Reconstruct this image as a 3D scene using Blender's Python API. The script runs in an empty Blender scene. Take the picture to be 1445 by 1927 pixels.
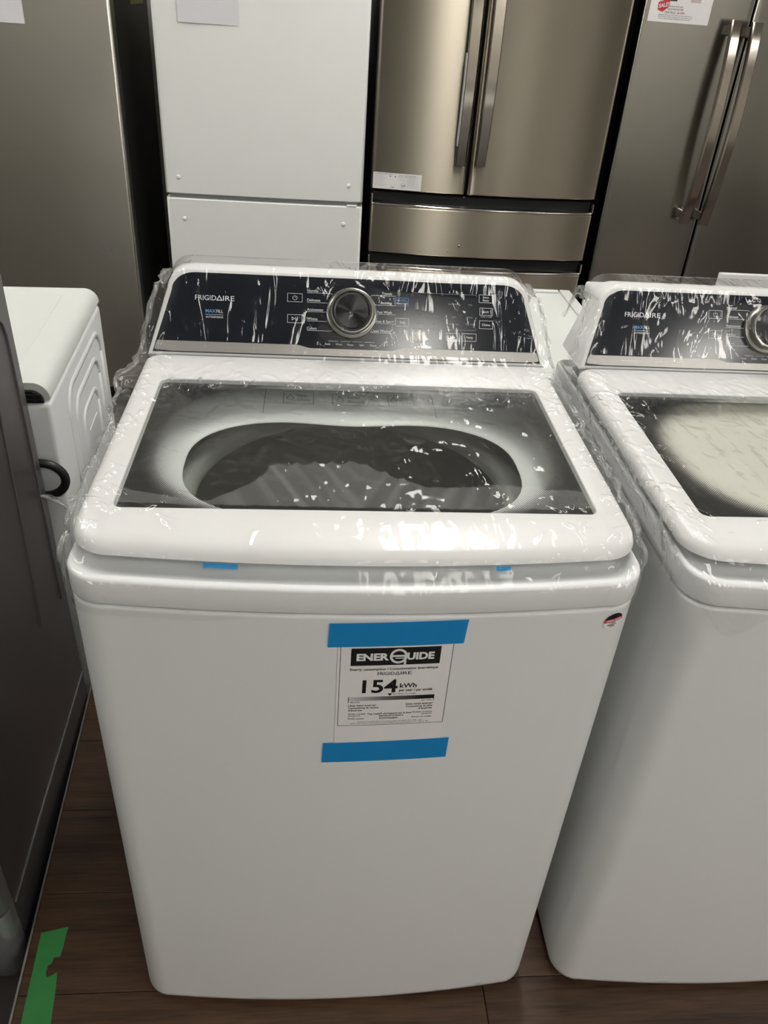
import bpy, bmesh, math, random
from mathutils import Vector, Matrix, noise
sc = bpy.context.scene
C = sc.collection
random.seed(7)
PI = math.pi

# ------------------------------------------------------------------ camera
cd = bpy.data.cameras.new('camera')
cam = bpy.data.objects.new('camera', cd)
C.objects.link(cam)
cd.sensor_fit = 'VERTICAL'
cd.sensor_height = 36.0
cd.sensor_width = 27.0
cd.lens = 27.7707
cd.clip_start = 0.05
cd.clip_end = 60
_r = Vector((0.995734443, -0.066905154, 0.063534397))
_d = Vector((0.015754477, -0.555201211, -0.831566841))
_f = Vector((0.090910482, 0.829020697, -0.551778913))
cam.matrix_world = Matrix(((_r.x, -_d.x, -_f.x, -0.0618), (_r.y, -_d.y, -_f.y, -0.6962), (_r.z, -_d.z, -_f.z, 1.5316), (0, 0, 0, 1)))
sc.camera = cam

# ------------------------------------------------------------------ world, exposure
w = bpy.data.worlds.new('world')
sc.world = w
w.use_nodes = True
w.node_tree.nodes['Background'].inputs[0].default_value = (0.9, 0.93, 1.0, 1)
w.node_tree.nodes['Background'].inputs[1].default_value = 0.02
sc.view_settings.view_transform = 'Standard'
sc.view_settings.look = 'None'
sc.view_settings.gamma = 1.0
sc.view_settings.use_curve_mapping = False
sc.view_settings.exposure = 0.0
sc.cycles.max_bounces = 10
sc.cycles.transparent_max_bounces = 24
sc.cycles.glossy_bounces = 6
sc.cycles.caustics_reflective = False
sc.cycles.caustics_refractive = False
sc.cycles.sample_clamp_indirect = 6
CEIL = 3.0
FLOOR = -0.10
LAMP_STRENGTH = 19.5
LAMPS = [(2.15, -3.45), (3.5, -3.45), (-1.9, -2.15), (0.5, -2.15), (2.15, -2.15), (3.5, -2.15), (-1.9, 0.65), (0.5, 0.65), (3.5, 0.65), (-1.9, 1.95), (0.5, 1.95), (3.5, 1.95)]

# ------------------------------------------------------------------ materials
def nt(m):
    m.use_nodes = True
    t = m.node_tree
    return t, t.nodes, t.links

def pmat(name, col, rough=0.5, metal=0.0, var=0.04, scale=12.0, rvar=0.03, bump=0.0, bscale=80.0, aniso=0.0, tangent=None, coat=0.0, spec=0.5, stretch=(1, 1, 1), emit=None):
    m = bpy.data.materials.new(name)
    t, N, L = nt(m)
    b = N['Principled BSDF']
    tc = N.new('ShaderNodeTexCoord')
    mp = N.new('ShaderNodeMapping')
    mp.inputs['Scale'].default_value = stretch
    L.new(tc.outputs['Object'], mp.inputs[0])
    n = N.new('ShaderNodeTexNoise')
    n.inputs['Scale'].default_value = scale
    n.inputs['Detail'].default_value = 3
    L.new(mp.outputs[0], n.inputs['Vector'])
    mx = N.new('ShaderNodeMix'); mx.data_type = 'RGBA'
    mx.inputs[6].default_value = (col[0]*(1-var), col[1]*(1-var), col[2]*(1-var), 1)
    mx.inputs[7].default_value = (min(1, col[0]*(1+var)), min(1, col[1]*(1+var)), min(1, col[2]*(1+var)), 1)
    L.new(n.outputs['Fac'], mx.inputs[0])
    L.new(mx.outputs[2], b.inputs['Base Color'])
    rr = N.new('ShaderNodeMapRange')
    rr.inputs['To Min'].default_value = max(0, rough-rvar)
    rr.inputs['To Max'].default_value = min(1, rough+rvar)
    L.new(n.outputs['Fac'], rr.inputs['Value'])
    L.new(rr.outputs[0], b.inputs['Roughness'])
    b.inputs['Metallic'].default_value = metal
    b.inputs['Specular IOR Level'].default_value = spec
    b.inputs['Coat Weight'].default_value = coat
    b.inputs['Coat Roughness'].default_value = 0.05
    if aniso:
        b.inputs['Anisotropic'].default_value = aniso
        if tangent == 'radial':
            tg = N.new('ShaderNodeTangent'); tg.direction_type = 'RADIAL'; tg.axis = 'Z'
            L.new(tg.outputs[0], b.inputs['Tangent'])
        elif tangent:
            cx = N.new('ShaderNodeCombineXYZ')
            for i in range(3): cx.inputs[i].default_value = tangent[i]
            L.new(cx.outputs[0], b.inputs['Tangent'])
    if bump:
        n2 = N.new('ShaderNodeTexNoise'); n2.inputs['Scale'].default_value = bscale; n2.inputs['Detail'].default_value = 4
        L.new(mp.outputs[0], n2.inputs['Vector'])
        bp = N.new('ShaderNodeBump'); bp.inputs['Strength'].default_value = bump; bp.inputs['Distance'].default_value = 0.002
        L.new(n2.outputs['Fac'], bp.inputs['Height'])
        L.new(bp.outputs[0], b.inputs['Normal'])
    if emit:
        b.inputs['Emission Color'].default_value = (*emit[:3], 1)
        b.inputs['Emission Strength'].default_value = emit[3]
    return m

def schlick(N, L, gain, normal=None):
    lw = N.new('ShaderNodeLayerWeight'); lw.inputs[0].default_value = 0.5
    if normal: L.new(normal, lw.inputs['Normal'])
    p = N.new('ShaderNodeMath'); p.operation = 'POWER'; p.inputs[1].default_value = 5; L.new(lw.outputs['Facing'], p.inputs[0])
    m = N.new('ShaderNodeMath'); m.operation = 'MULTIPLY_ADD'; m.inputs[1].default_value = 0.96*gain; m.inputs[2].default_value = 0.04*gain; m.use_clamp = True
    L.new(p.outputs[0], m.inputs[0]); return m.outputs[0]

M = {}
M['enamel'] = pmat('white_enamel', (0.77, 0.785, 0.79), 0.36, var=0.012, scale=4, rvar=0.03)
def dirty_enamel():
    m = pmat('white_cabinet_enamel', (0.77, 0.785, 0.79), 0.36, var=0.010, scale=4, rvar=0.03)
    N, L = m.node_tree.nodes, m.node_tree.links
    b = N['Principled BSDF']; src = b.inputs['Base Color'].links[0].from_socket
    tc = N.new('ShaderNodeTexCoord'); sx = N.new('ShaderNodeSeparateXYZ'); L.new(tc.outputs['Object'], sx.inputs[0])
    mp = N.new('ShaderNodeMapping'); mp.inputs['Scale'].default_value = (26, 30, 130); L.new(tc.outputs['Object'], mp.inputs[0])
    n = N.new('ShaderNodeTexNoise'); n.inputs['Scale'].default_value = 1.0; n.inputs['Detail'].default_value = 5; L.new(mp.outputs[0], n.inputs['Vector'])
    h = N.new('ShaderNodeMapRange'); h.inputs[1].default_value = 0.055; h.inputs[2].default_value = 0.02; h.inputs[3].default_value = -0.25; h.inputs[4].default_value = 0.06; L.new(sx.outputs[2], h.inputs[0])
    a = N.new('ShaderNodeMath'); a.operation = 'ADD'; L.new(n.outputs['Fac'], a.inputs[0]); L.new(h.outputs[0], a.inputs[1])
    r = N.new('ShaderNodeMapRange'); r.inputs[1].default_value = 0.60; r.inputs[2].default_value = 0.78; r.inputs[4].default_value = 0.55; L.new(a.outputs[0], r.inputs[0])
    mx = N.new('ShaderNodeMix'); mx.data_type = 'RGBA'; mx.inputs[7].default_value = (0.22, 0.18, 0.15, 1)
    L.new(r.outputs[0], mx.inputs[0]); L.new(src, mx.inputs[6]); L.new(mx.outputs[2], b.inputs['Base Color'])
    return m
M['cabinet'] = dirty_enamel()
M['lid_plastic'] = pmat('white_lid_plastic', (0.745, 0.75, 0.75), 0.36, var=0.01, scale=6, rvar=0.03)
M['worktop'] = pmat('white_worktop', (0.66, 0.68, 0.66), 0.4, var=0.015)
M['tub_plastic'] = pmat('pale_grey_tub_plastic', (0.86, 0.88, 0.87), 0.35, var=0.02, scale=8)
M['ring_plastic'] = pmat('grey_ring_plastic', (0.30, 0.31, 0.29), 0.4, var=0.03, scale=8)
M['drum'] = pmat('drum_steel', (0.22, 0.22, 0.195), 0.36, metal=0.6, var=0.08, scale=9, bump=0.3, bscale=40)
M['panel'] = pmat('black_gloss_panel', (0.006, 0.009, 0.016), 0.14, var=0.2, scale=5, rvar=0.03)
M['strip'] = pmat('satin_silver_strip', (0.40, 0.39, 0.37), 0.35, metal=0.6, var=0.03)
M['print_white'] = pmat('white_ink', (0.78, 0.80, 0.82), 0.5)
M['print_grey'] = pmat('grey_ink', (0.30, 0.32, 0.34), 0.5)
M['print_dim'] = pmat('dim_ink', (0.10, 0.11, 0.13), 0.5)
M['print_blue'] = pmat('blue_ink', (0.12, 0.30, 0.62), 0.5)
M['print_black'] = pmat('black_ink', (0.006, 0.006, 0.007), 0.5)
M['print_red'] = pmat('red_ink', (0.55, 0.03, 0.05), 0.5)
M['print_pink'] = pmat('pale_pink_ink', (0.56, 0.46, 0.47), 0.6)
M['print_soft'] = pmat('soft_grey_ink', (0.22, 0.24, 0.26), 0.5)
M['dial_ring'] = pmat('satin_dial_ring', (0.34, 0.335, 0.31), 0.30, metal=0.9, var=0.05, scale=60)
M['dial_cap'] = pmat('spun_black_metal', (0.035, 0.035, 0.037), 0.30, metal=1.0, var=0.05, aniso=0.97, tangent='radial')
M['paper'] = pmat('white_paper', (0.80, 0.79, 0.79), 0.6, var=0.015)
M['paper2'] = pmat('lilac_white_paper', (0.72, 0.72, 0.76), 0.6, var=0.02)
M['dark_rubber'] = pmat('black_rubber', (0.008, 0.008, 0.009), 0.4, bump=0.2)
M['dark_void'] = pmat('black_plastic', (0.008, 0.009, 0.010), 0.35)
M['dark_side'] = pmat('charcoal_cabinet_side', (0.016, 0.016, 0.015), 0.45, bump=0.15, bscale=300)
M['steel_left'] = pmat('brushed_steel_grey', (0.66, 0.64, 0.575), 0.30, metal=1.0, var=0.02, scale=6, aniso=0.3, tangent=(0, 0, 1), stretch=(1, 1, 90), rvar=0.02)
M['steel_mid'] = pmat('brushed_steel_bronze', (0.36, 0.325, 0.265), 0.38, metal=1.0, var=0.02, scale=6, aniso=0.99, tangent=(0, 0, 1), stretch=(1, 1, 90), rvar=0.01)
M['steel_right'] = pmat('smooth_dark_steel', (0.36, 0.352, 0.322), 0.20, metal=1.0, var=0.05, scale=5, aniso=0.3, tangent=(0, 0, 1), bump=0.05, bscale=5)
M['handle'] = pmat('polished_handle', (0.50, 0.46, 0.41), 0.14, metal=1.0, var=0.03)
M['chrome'] = pmat('chrome', (0.78, 0.77, 0.75), 0.06, metal=1.0, var=0.02)
M['graphite'] = pmat('graphite_steel', (0.20, 0.185, 0.19), 0.36, metal=0.8, var=0.05, scale=5, rvar=0.05)
M['graphite_light'] = pmat('light_graphite', (0.36, 0.37, 0.38), 0.25, metal=0.7, var=0.04)
M['fridge_white'] = pmat('white_fridge_enamel', (0.83, 0.845, 0.83), 0.35, var=0.01, bump=0.05, bscale=500)
M['foam'] = pmat('pale_foam_strip', (0.50, 0.50, 0.50), 0.6)
M['ceiling'] = pmat('ceiling_tile', (0.62, 0.62, 0.60), 0.85, bump=0.2)
M['wall'] = pmat('painted_wall', (0.70, 0.68, 0.63), 0.8, bump=0.1)
M['concrete'] = pmat('dark_shop_floor', (0.045, 0.036, 0.03), 0.5, bump=0.2)
M['diffuser'] = pmat('lamp_diffuser', (0.9, 0.9, 0.9), 0.5, emit=(1.0, 0.965, 0.90, LAMP_STRENGTH))
M['lamp_frame'] = pmat('lamp_frame', (0.75, 0.75, 0.75), 0.5)
M['packing'] = pmat('cream_packing_sheet', (0.80, 0.77, 0.69), 0.55, var=0.04, scale=15, bump=0.1)
M['carton'] = pmat('white_carton', (0.60, 0.60, 0.60), 0.55, var=0.02)
M['green'] = pmat('green_tape', (0.045, 0.26, 0.07), 0.5, var=0.12, scale=30, bump=0.2)
M['yellow'] = pmat('yellow_green_tape', (0.35, 0.32, 0.02), 0.4, var=0.1)
M['edge_metal'] = pmat('worn_edge_metal', (0.42, 0.40, 0.37), 0.4, metal=0.7, var=0.3, scale=40)
M['scuff'] = pmat('grey_scuff', (0.34, 0.30, 0.26), 0.7, var=0.2)

def blue_tape():
    m = bpy.data.materials.new('blue_tape')
    t, N, L = nt(m)
    b = N['Principled BSDF']
    tc = N.new('ShaderNodeTexCoord'); n = N.new('ShaderNodeTexNoise'); n.inputs['Scale'].default_value = 25
    L.new(tc.outputs['Object'], n.inputs['Vector'])
    mx = N.new('ShaderNodeMix'); mx.data_type = 'RGBA'
    mx.inputs[6].default_value = (0.025, 0.40, 0.78, 1); mx.inputs[7].default_value = (0.035, 0.44, 0.84, 1)
    L.new(n.outputs['Fac'], mx.inputs[0]); L.new(mx.outputs[2], b.inputs['Base Color'])
    b.inputs['Roughness'].default_value = 0.4
    tr = N.new('ShaderNodeBsdfTransparent'); tr.inputs[0].default_value = (0.20, 0.62, 0.90, 1)
    ms = N.new('ShaderNodeMixShader'); ms.inputs[0].default_value = 0.5
    L.new(b.outputs[0], ms.inputs[1]); L.new(tr.outputs[0], ms.inputs[2])
    L.new(ms.outputs[0], N['Material Output'].inputs[0])
    return m
M['blue'] = blue_tape()

def wood():
    m = bpy.data.materials.new('walnut_laminate')
    t, N, L = nt(m)
    b = N['Principled BSDF']
    tc = N.new('ShaderNodeTexCoord'); oi = N.new('ShaderNodeObjectInfo')
    mp = N.new('ShaderNodeMapping'); mp.inputs['Scale'].default_value = (1.6, 22, 10)
    ad = N.new('ShaderNodeVectorMath'); ad.operation = 'ADD'
    cx = N.new('ShaderNodeCombineXYZ'); mu = N.new('ShaderNodeMath'); mu.operation = 'MULTIPLY'; mu.inputs[1].default_value = 37
    L.new(oi.outputs['Random'], mu.inputs[0]); L.new(mu.outputs[0], cx.inputs[0]); L.new(mu.outputs[0], cx.inputs[1])
    L.new(tc.outputs['Object'], ad.inputs[0]); L.new(cx.outputs[0], ad.inputs[1]); L.new(ad.outputs[0], mp.inputs[0])
    n = N.new('ShaderNodeTexNoise'); n.inputs['Scale'].default_value = 1.5; n.inputs['Detail'].default_value = 7; n.inputs['Distortion'].default_value = 0.6
    L.new(mp.outputs[0], n.inputs['Vector'])
    n3 = N.new('ShaderNodeTexNoise'); n3.inputs['Scale'].default_value = 9; n3.inputs['Detail'].default_value = 5
    L.new(mp.outputs[0], n3.inputs['Vector'])
    mxn = N.new('ShaderNodeMix'); mxn.inputs[0].default_value = 0.4
    L.new(n.outputs['Fac'], mxn.inputs[2]); L.new(n3.outputs['Fac'], mxn.inputs[3])
    cr = N.new('ShaderNodeValToRGB'); e = cr.color_ramp.elements
    e[0].position = 0.33; e[0].color = (0.028, 0.013, 0.006, 1)
    e[1].position = 0.68; e[1].color = (0.115, 0.062, 0.032, 1)
    k = e.new(0.5); k.color = (0.070, 0.036, 0.018, 1)
    L.new(mxn.outputs[0], cr.inputs[0])
    hs = N.new('ShaderNodeHueSaturation'); mr = N.new('ShaderNodeMapRange'); mr.inputs[3].default_value = 0.85; mr.inputs[4].default_value = 1.15
    L.new(oi.outputs['Random'], mr.inputs[0]); L.new(mr.outputs[0], hs.inputs['Value']); L.new(cr.outputs[0], hs.inputs['Color'])
    L.new(hs.outputs[0], b.inputs['Base Color'])
    b.inputs['Roughness'].default_value = 0.48
    bp = N.new('ShaderNodeBump'); bp.inputs['Strength'].default_value = 0.15; bp.inputs['Distance'].default_value = 0.001
    L.new(n3.outputs['Fac'], bp.inputs['Height']); L.new(bp.outputs[0], b.inputs['Normal'])
    return m
M['wood'] = wood()

def glass():
    m = bpy.data.materials.new('tinted_lid_glass')
    t, N, L = nt(m)
    N.remove(N['Principled BSDF'])
    tr = N.new('ShaderNodeBsdfTransparent'); tr.inputs[0].default_value = (0.975, 0.985, 0.98, 1)
    gl = N.new('ShaderNodeBsdfGlossy'); gl.inputs['Roughness'].default_value = 0.02
    tc = N.new('ShaderNodeTexCoord'); n = N.new('ShaderNodeTexNoise'); n.inputs['Scale'].default_value = 3
    bp = N.new('ShaderNodeBump'); bp.inputs['Strength'].default_value = 0.03; bp.inputs['Distance'].default_value = 0.002
    L.new(tc.outputs['Object'], n.inputs['Vector']); L.new(n.outputs['Fac'], bp.inputs['Height']); L.new(bp.outputs[0], gl.inputs['Normal'])
    ms = N.new('ShaderNodeMixShader')
    L.new(schlick(N, L, 1.0), ms.inputs[0]); L.new(tr.outputs[0], ms.inputs[1]); L.new(gl.outputs[0], ms.inputs[2])
    L.new(ms.outputs[0], N['Material Output'].inputs[0])
    return m
M['glass'] = glass()

def frit():
    m = bpy.data.materials.new('black_dot_print')
    t, N, L = nt(m)
    b = N['Principled BSDF']; b.inputs['Base Color'].default_value = (0.010, 0.010, 0.011, 1); b.inputs['Roughness'].default_value = 0.3
    tc = N.new('ShaderNodeTexCoord'); sx = N.new('ShaderNodeSeparateXYZ'); L.new(tc.outputs['Object'], sx.inputs[0])
    def cosn(o):
        a = N.new('ShaderNodeMath'); a.operation = 'MULTIPLY'; a.inputs[1].default_value = 2*PI/0.0036; L.new(o, a.inputs[0])
        c = N.new('ShaderNodeMath'); c.operation = 'COSINE'; L.new(a.outputs[0], c.inputs[0]); return c.outputs[0]
    p = N.new('ShaderNodeMath'); p.operation = 'MULTIPLY'; L.new(cosn(sx.outputs[0]), p.inputs[0]); L.new(cosn(sx.outputs[1]), p.inputs[1])
    q = N.new('ShaderNodeMath'); q.operation = 'MULTIPLY_ADD'; q.inputs[1].default_value = 0.5; q.inputs[2].default_value = 0.5; L.new(p.outputs[0], q.inputs[0])
    at = N.new('ShaderNodeAttribute'); at.attribute_name = 'dens'
    gt = N.new('ShaderNodeMath'); gt.operation = 'GREATER_THAN'; L.new(at.outputs['Fac'], gt.inputs[0]); L.new(q.outputs[0], gt.inputs[1])
    tr = N.new('ShaderNodeBsdfTransparent'); ms = N.new('ShaderNodeMixShader')
    L.new(gt.outputs[0], ms.inputs[0]); L.new(tr.outputs[0], ms.inputs[1]); L.new(b.outputs[0], ms.inputs[2])
    L.new(ms.outputs[0], N['Material Output'].inputs[0])
    return m
M['frit'] = frit()

def film(name, seed):
    m = bpy.data.materials.new(name)
    t, N, L = nt(m)
    N.remove(N['Principled BSDF'])
    tc = N.new('ShaderNodeTexCoord')
    mp = N.new('ShaderNodeMapping'); mp.inputs['Location'].default_value = (seed, seed*1.7, 0)
    L.new(tc.outputs['Object'], mp.inputs[0])
    def ridge(scale, stretch, dist, ang=0.0):
        m2 = N.new('ShaderNodeMapping'); m2.inputs['Scale'].default_value = stretch; m2.inputs['Rotation'].default_value = (0, 0, ang); L.new(mp.outputs[0], m2.inputs[0])
        n = N.new('ShaderNodeTexNoise'); n.inputs['Scale'].default_value = scale; n.inputs['Detail'].default_value = 2; n.inputs['Distortion'].default_value = dist
        L.new(m2.outputs[0], n.inputs['Vector'])
        s = N.new('ShaderNodeMath'); s.operation = 'SUBTRACT'; s.inputs[1].default_value = 0.5; L.new(n.outputs['Fac'], s.inputs[0])
        a = N.new('ShaderNodeMath'); a.operation = 'ABSOLUTE'; L.new(s.outputs[0], a.inputs[0])
        return a.outputs[0]
    r1 = ridge(9, (1.6, 0.55, 0.55), 1.0, 0.5)
    r2 = ridge(26, (1.5, 0.30, 0.30), 0.5, -0.25)
    ad = N.new('ShaderNodeMath'); ad.operation = 'MULTIPLY_ADD'; ad.inputs[1].default_value = 0.16; L.new(r2, ad.inputs[0]); L.new(r1, ad.inputs[2])
    at = N.new('ShaderNodeAttribute'); at.attribute_name = 'crumple'
    bp = N.new('ShaderNodeBump'); bp.inputs['Distance'].default_value = 0.022
    L.new(at.outputs['Fac'], bp.inputs['Strength'])
    L.new(ad.outputs[0], bp.inputs['Height'])
    tr = N.new('ShaderNodeBsdfTransparent'); tr.inputs[0].default_value = (0.99, 0.99, 0.99, 1)
    gl = N.new('ShaderNodeBsdfGlossy'); gl.inputs['Roughness'].default_value = 0.085
    L.new(bp.outputs[0], gl.inputs['Normal'])
    gk = N.new('ShaderNodeAttribute'); gk.attribute_name = 'loose'
    gm = N.new('ShaderNodeMath'); gm.operation = 'MULTIPLY'; L.new(schlick(N, L, 0.95, bp.outputs[0]), gm.inputs[0]); L.new(gk.outputs['Fac'], gm.inputs[1])
    ms = N.new('ShaderNodeMixShader'); L.new(gm.outputs[0], ms.inputs[0]); L.new(tr.outputs[0], ms.inputs[1]); L.new(gl.outputs[0], ms.inputs[2])
    df = N.new('ShaderNodeBsdfDiffuse'); df.inputs[0].default_value = (0.85, 0.85, 0.84, 1)
    L.new(bp.outputs[0], df.inputs['Normal'])
    hz = N.new('ShaderNodeAttribute'); hz.attribute_name = 'haze'
    m3 = N.new('ShaderNodeMixShader'); L.new(hz.outputs['Fac'], m3.inputs[0]); L.new(ms.outputs[0], m3.inputs[1]); L.new(df.outputs[0], m3.inputs[2])
    L.new(m3.outputs[0], N['Material Output'].inputs[0])
    return m

# ------------------------------------------------------------------ mesh helpers
class MB:
    def __init__(s): s.v = []; s.f = []
    def add(s, vs, fs):
        o = len(s.v); s.v += [tuple(p) for p in vs]; s.f += [tuple(i+o for i in f) for f in fs]; return s
    def box(s, x0, x1, y0, y1, z0, z1):
        v = [(x0, y0, z0), (x1, y0, z0), (x1, y1, z0), (x0, y1, z0), (x0, y0, z1), (x1, y0, z1), (x1, y1, z1), (x0, y1, z1)]
        return s.add(v, [(3, 2, 1, 0), (4, 5, 6, 7), (0, 1, 5, 4), (1, 2, 6, 5), (2, 3, 7, 6), (3, 0, 4, 7)])
    def rbox(s, x0, x1, y0, y1, z0, z1, r=0.005, seg=2):
        bm = bmesh.new(); b = MB().box(x0, x1, y0, y1, z0, z1)
        vs = [bm.verts.new(p) for p in b.v]
        for f in b.f: bm.faces.new([vs[i] for i in f])
        bmesh.ops.bevel(bm, geom=bm.edges[:], offset=r, segments=seg, profile=0.5, affect='EDGES')
        bm.verts.index_update()
        s.add([v.co[:] for v in bm.verts], [[v.index for v in f.verts] for f in bm.faces]); bm.free(); return s
    def loft(s, rings, cap0=True, cap1=True, closed=True):
        n = len(rings[0]); o = len(s.v)
        for r in rings: s.v += [tuple(p) for p in r]
        for k in range(len(rings)-1):
            for i in range(n if closed else n-1):
                j = (i+1) % n
                s.f.append((o+k*n+i, o+k*n+j, o+(k+1)*n+j, o+(k+1)*n+i))
        if cap0: s.f.append(tuple(o+i for i in range(n))[::-1])
        if cap1: s.f.append(tuple(o+(len(rings)-1)*n+i for i in range(n)))
        return s
    def tube(s, pts, r, n=8, cap=True):
        rings = []; P = [Vector(p) for p in pts]; up = None
        for i, p in enumerate(P):
            d = (P[min(i+1, len(P)-1)]-P[max(i-1, 0)]).normalized()
            if up is None:
                up = Vector((0, 0, 1)) if abs(d.z) < 0.9 else Vector((1, 0, 0))
            a = d.cross(up).normalized(); b2 = a.cross(d).normalized(); up = b2
            rings.append([p+(a*math.cos(2*PI*k/n)+b2*math.sin(2*PI*k/n))*r for k in range(n)])
        return s.loft(rings, cap, cap)
    def lathe(s, prof, n=48, cap0=False, cap1=True):
        return s.loft([[(r*math.cos(2*PI*k/n), r*math.sin(2*PI*k/n), z) for k in range(n)] for r, z in prof], cap0, cap1)
    def build(s, name, mat, parent=None, smooth=True, angle=35, fn=None):
        me = bpy.data.meshes.new(name)
        v = [fn(p) for p in s.v] if fn else s.v
        me.from_pydata(v, [], s.f); me.validate(); me.update()
        me.materials.append(M[mat] if isinstance(mat, str) else mat)
        if smooth:
            me.polygons.foreach_set('use_smooth', [True]*len(me.polygons))
            me.set_sharp_from_angle(angle=math.radians(angle))
        o = bpy.data.objects.new(name, me); C.objects.link(o)
        if parent: o.parent = parent
        return o

def tag(o, label=None, cat=None, group=None, kind=None):
    if label: o['label'] = label
    if cat: o['category'] = cat
    if group: o['group'] = group
    if kind: o['kind'] = kind
    return o
def thing(name, label, cat, loc=(0, 0, 0), rz=0, group=None):
    o = bpy.data.objects.new(name, None); C.objects.link(o); o.location = loc; o.rotation_euler = (0, 0, rz); o.empty_display_size = 0.1
    return tag(o, label, cat, group)
def copy_tree(o, parent=None):
    c = o.copy(); C.objects.link(c)
    if parent: c.parent = parent
    for ch in list(o.children): copy_tree(ch, c)
    return c

# lettering: the built-in font turned into flat mesh, mapped onto any surface by fn(u, v)
_fc = {}
def glyphs(s, bold=0.0):
    k = (s, bold)
    if k in _fc: return _fc[k]
    cu = bpy.data.curves.new('t', 'FONT'); cu.body = s; cu.size = 1; cu.offset = bold; cu.resolution_u = 3; cu.fill_mode = 'FRONT'
    ob = bpy.data.objects.new('t', cu)
    me = ob.to_mesh()
    r = ([(v.co.x, v.co.y) for v in me.vertices], [tuple(p.vertices) for p in me.polygons])
    ob.to_mesh_clear(); bpy.data.objects.remove(ob); bpy.data.curves.remove(cu)
    _fc[k] = r
    return r
_H = {}
def caph(b):
    if b not in _H:
        v, f = glyphs('H', b); _H[b] = (max(p[1] for p in v), min(p[1] for p in v))
    return _H[b]
def put_text(mb, s, u0, u1, base, h, fn, bold=0.0, rot=0.0, slant=0.0):
    """text stretched to run from u0 to u1, with capitals h high standing on base"""
    v, f = glyphs(s, bold)
    if not v: return
    a = min(p[0] for p in v); b = max(p[0] for p in v); t, q = caph(bold)
    sx = (u1-u0)/(b-a); sy = h/(t-q)
    pts = []
    for x, y in v:
        U = u0+(x-a)*sx; V = base+(y-q)*sy
        U += slant*(V-base)
        V += rot*(U-(u0+u1)/2)
        pts.append(fn(U, V))
    mb.add(pts, f)
def put_auto(mb, s, u, base, h, fn, bold=0.0, align='l', wide=1.0, rot=0.0):
    v, f = glyphs(s, bold); t, q = caph(bold)
    w_ = (max(p[0] for p in v)-min(p[0] for p in v))*h/(t-q)*wide
    u0 = {'l': u, 'r': u-w_, 'c': u-w_/2}[align]
    put_text(mb, s, u0, u0+w_, base, h, fn, bold, rot)
def quad(mb, u0, u1, v0, v1, fn, nu=1, nv=1, rot=0.0):
    c = (u0+u1)/2
    vs = [fn(u0+(u1-u0)*i/nu, v0+(v1-v0)*j/nv+rot*(u0+(u1-u0)*i/nu-c)) for j in range(nv+1) for i in range(nu+1)]
    fs = [(j*(nu+1)+i, j*(nu+1)+i+1, (j+1)*(nu+1)+i+1, (j+1)*(nu+1)+i) for j in range(nv) for i in range(nu)]
    mb.add(vs, fs)
CURVED = set()
def line(mb, pts, wd, fn):
    """a drawn line of width wd through (u, v) points"""
    fine = []
    for (a, b) in zip(pts[:-1], pts[1:]):
        k = 16 if fn in CURVED and math.hypot(b[0]-a[0], b[1]-a[1]) > 0.5 else 1
        fine += [(a[0]+(b[0]-a[0])*i/k, a[1]+(b[1]-a[1])*i/k) for i in range(k)]
    for (a, b) in zip(fine, fine[1:]+[pts[-1]]):
        dx, dy = b[0]-a[0], b[1]-a[1]; l = math.hypot(dx, dy) or 1; nx, ny = -dy/l*wd/2, dx/l*wd/2; ex, ey = dx/l*wd/2, dy/l*wd/2
        mb.add([fn(a[0]-nx-ex, a[1]-ny-ey), fn(b[0]-nx+ex, b[1]-ny+ey), fn(b[0]+nx+ex, b[1]+ny+ey), fn(a[0]+nx-ex, a[1]+ny-ey)], [(0, 1, 2, 3)])
def rect_line(mb, u0, u1, v0, v1, wd, fn, rot=0.0):
    c = (u0+u1)/2; g = lambda u, v: (u, v+rot*(u-c))
    line(mb, [g(u0, v0), g(u1, v0), g(u1, v1), g(u0, v1), g(u0, v0)], wd, fn)
def arc_pts(cx, cy, r, a0, a1, n=14):
    return [(cx+r*math.cos(a0+(a1-a0)*i/n), cy+r*math.sin(a0+(a1-a0)*i/n)) for i in range(n+1)]

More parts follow.
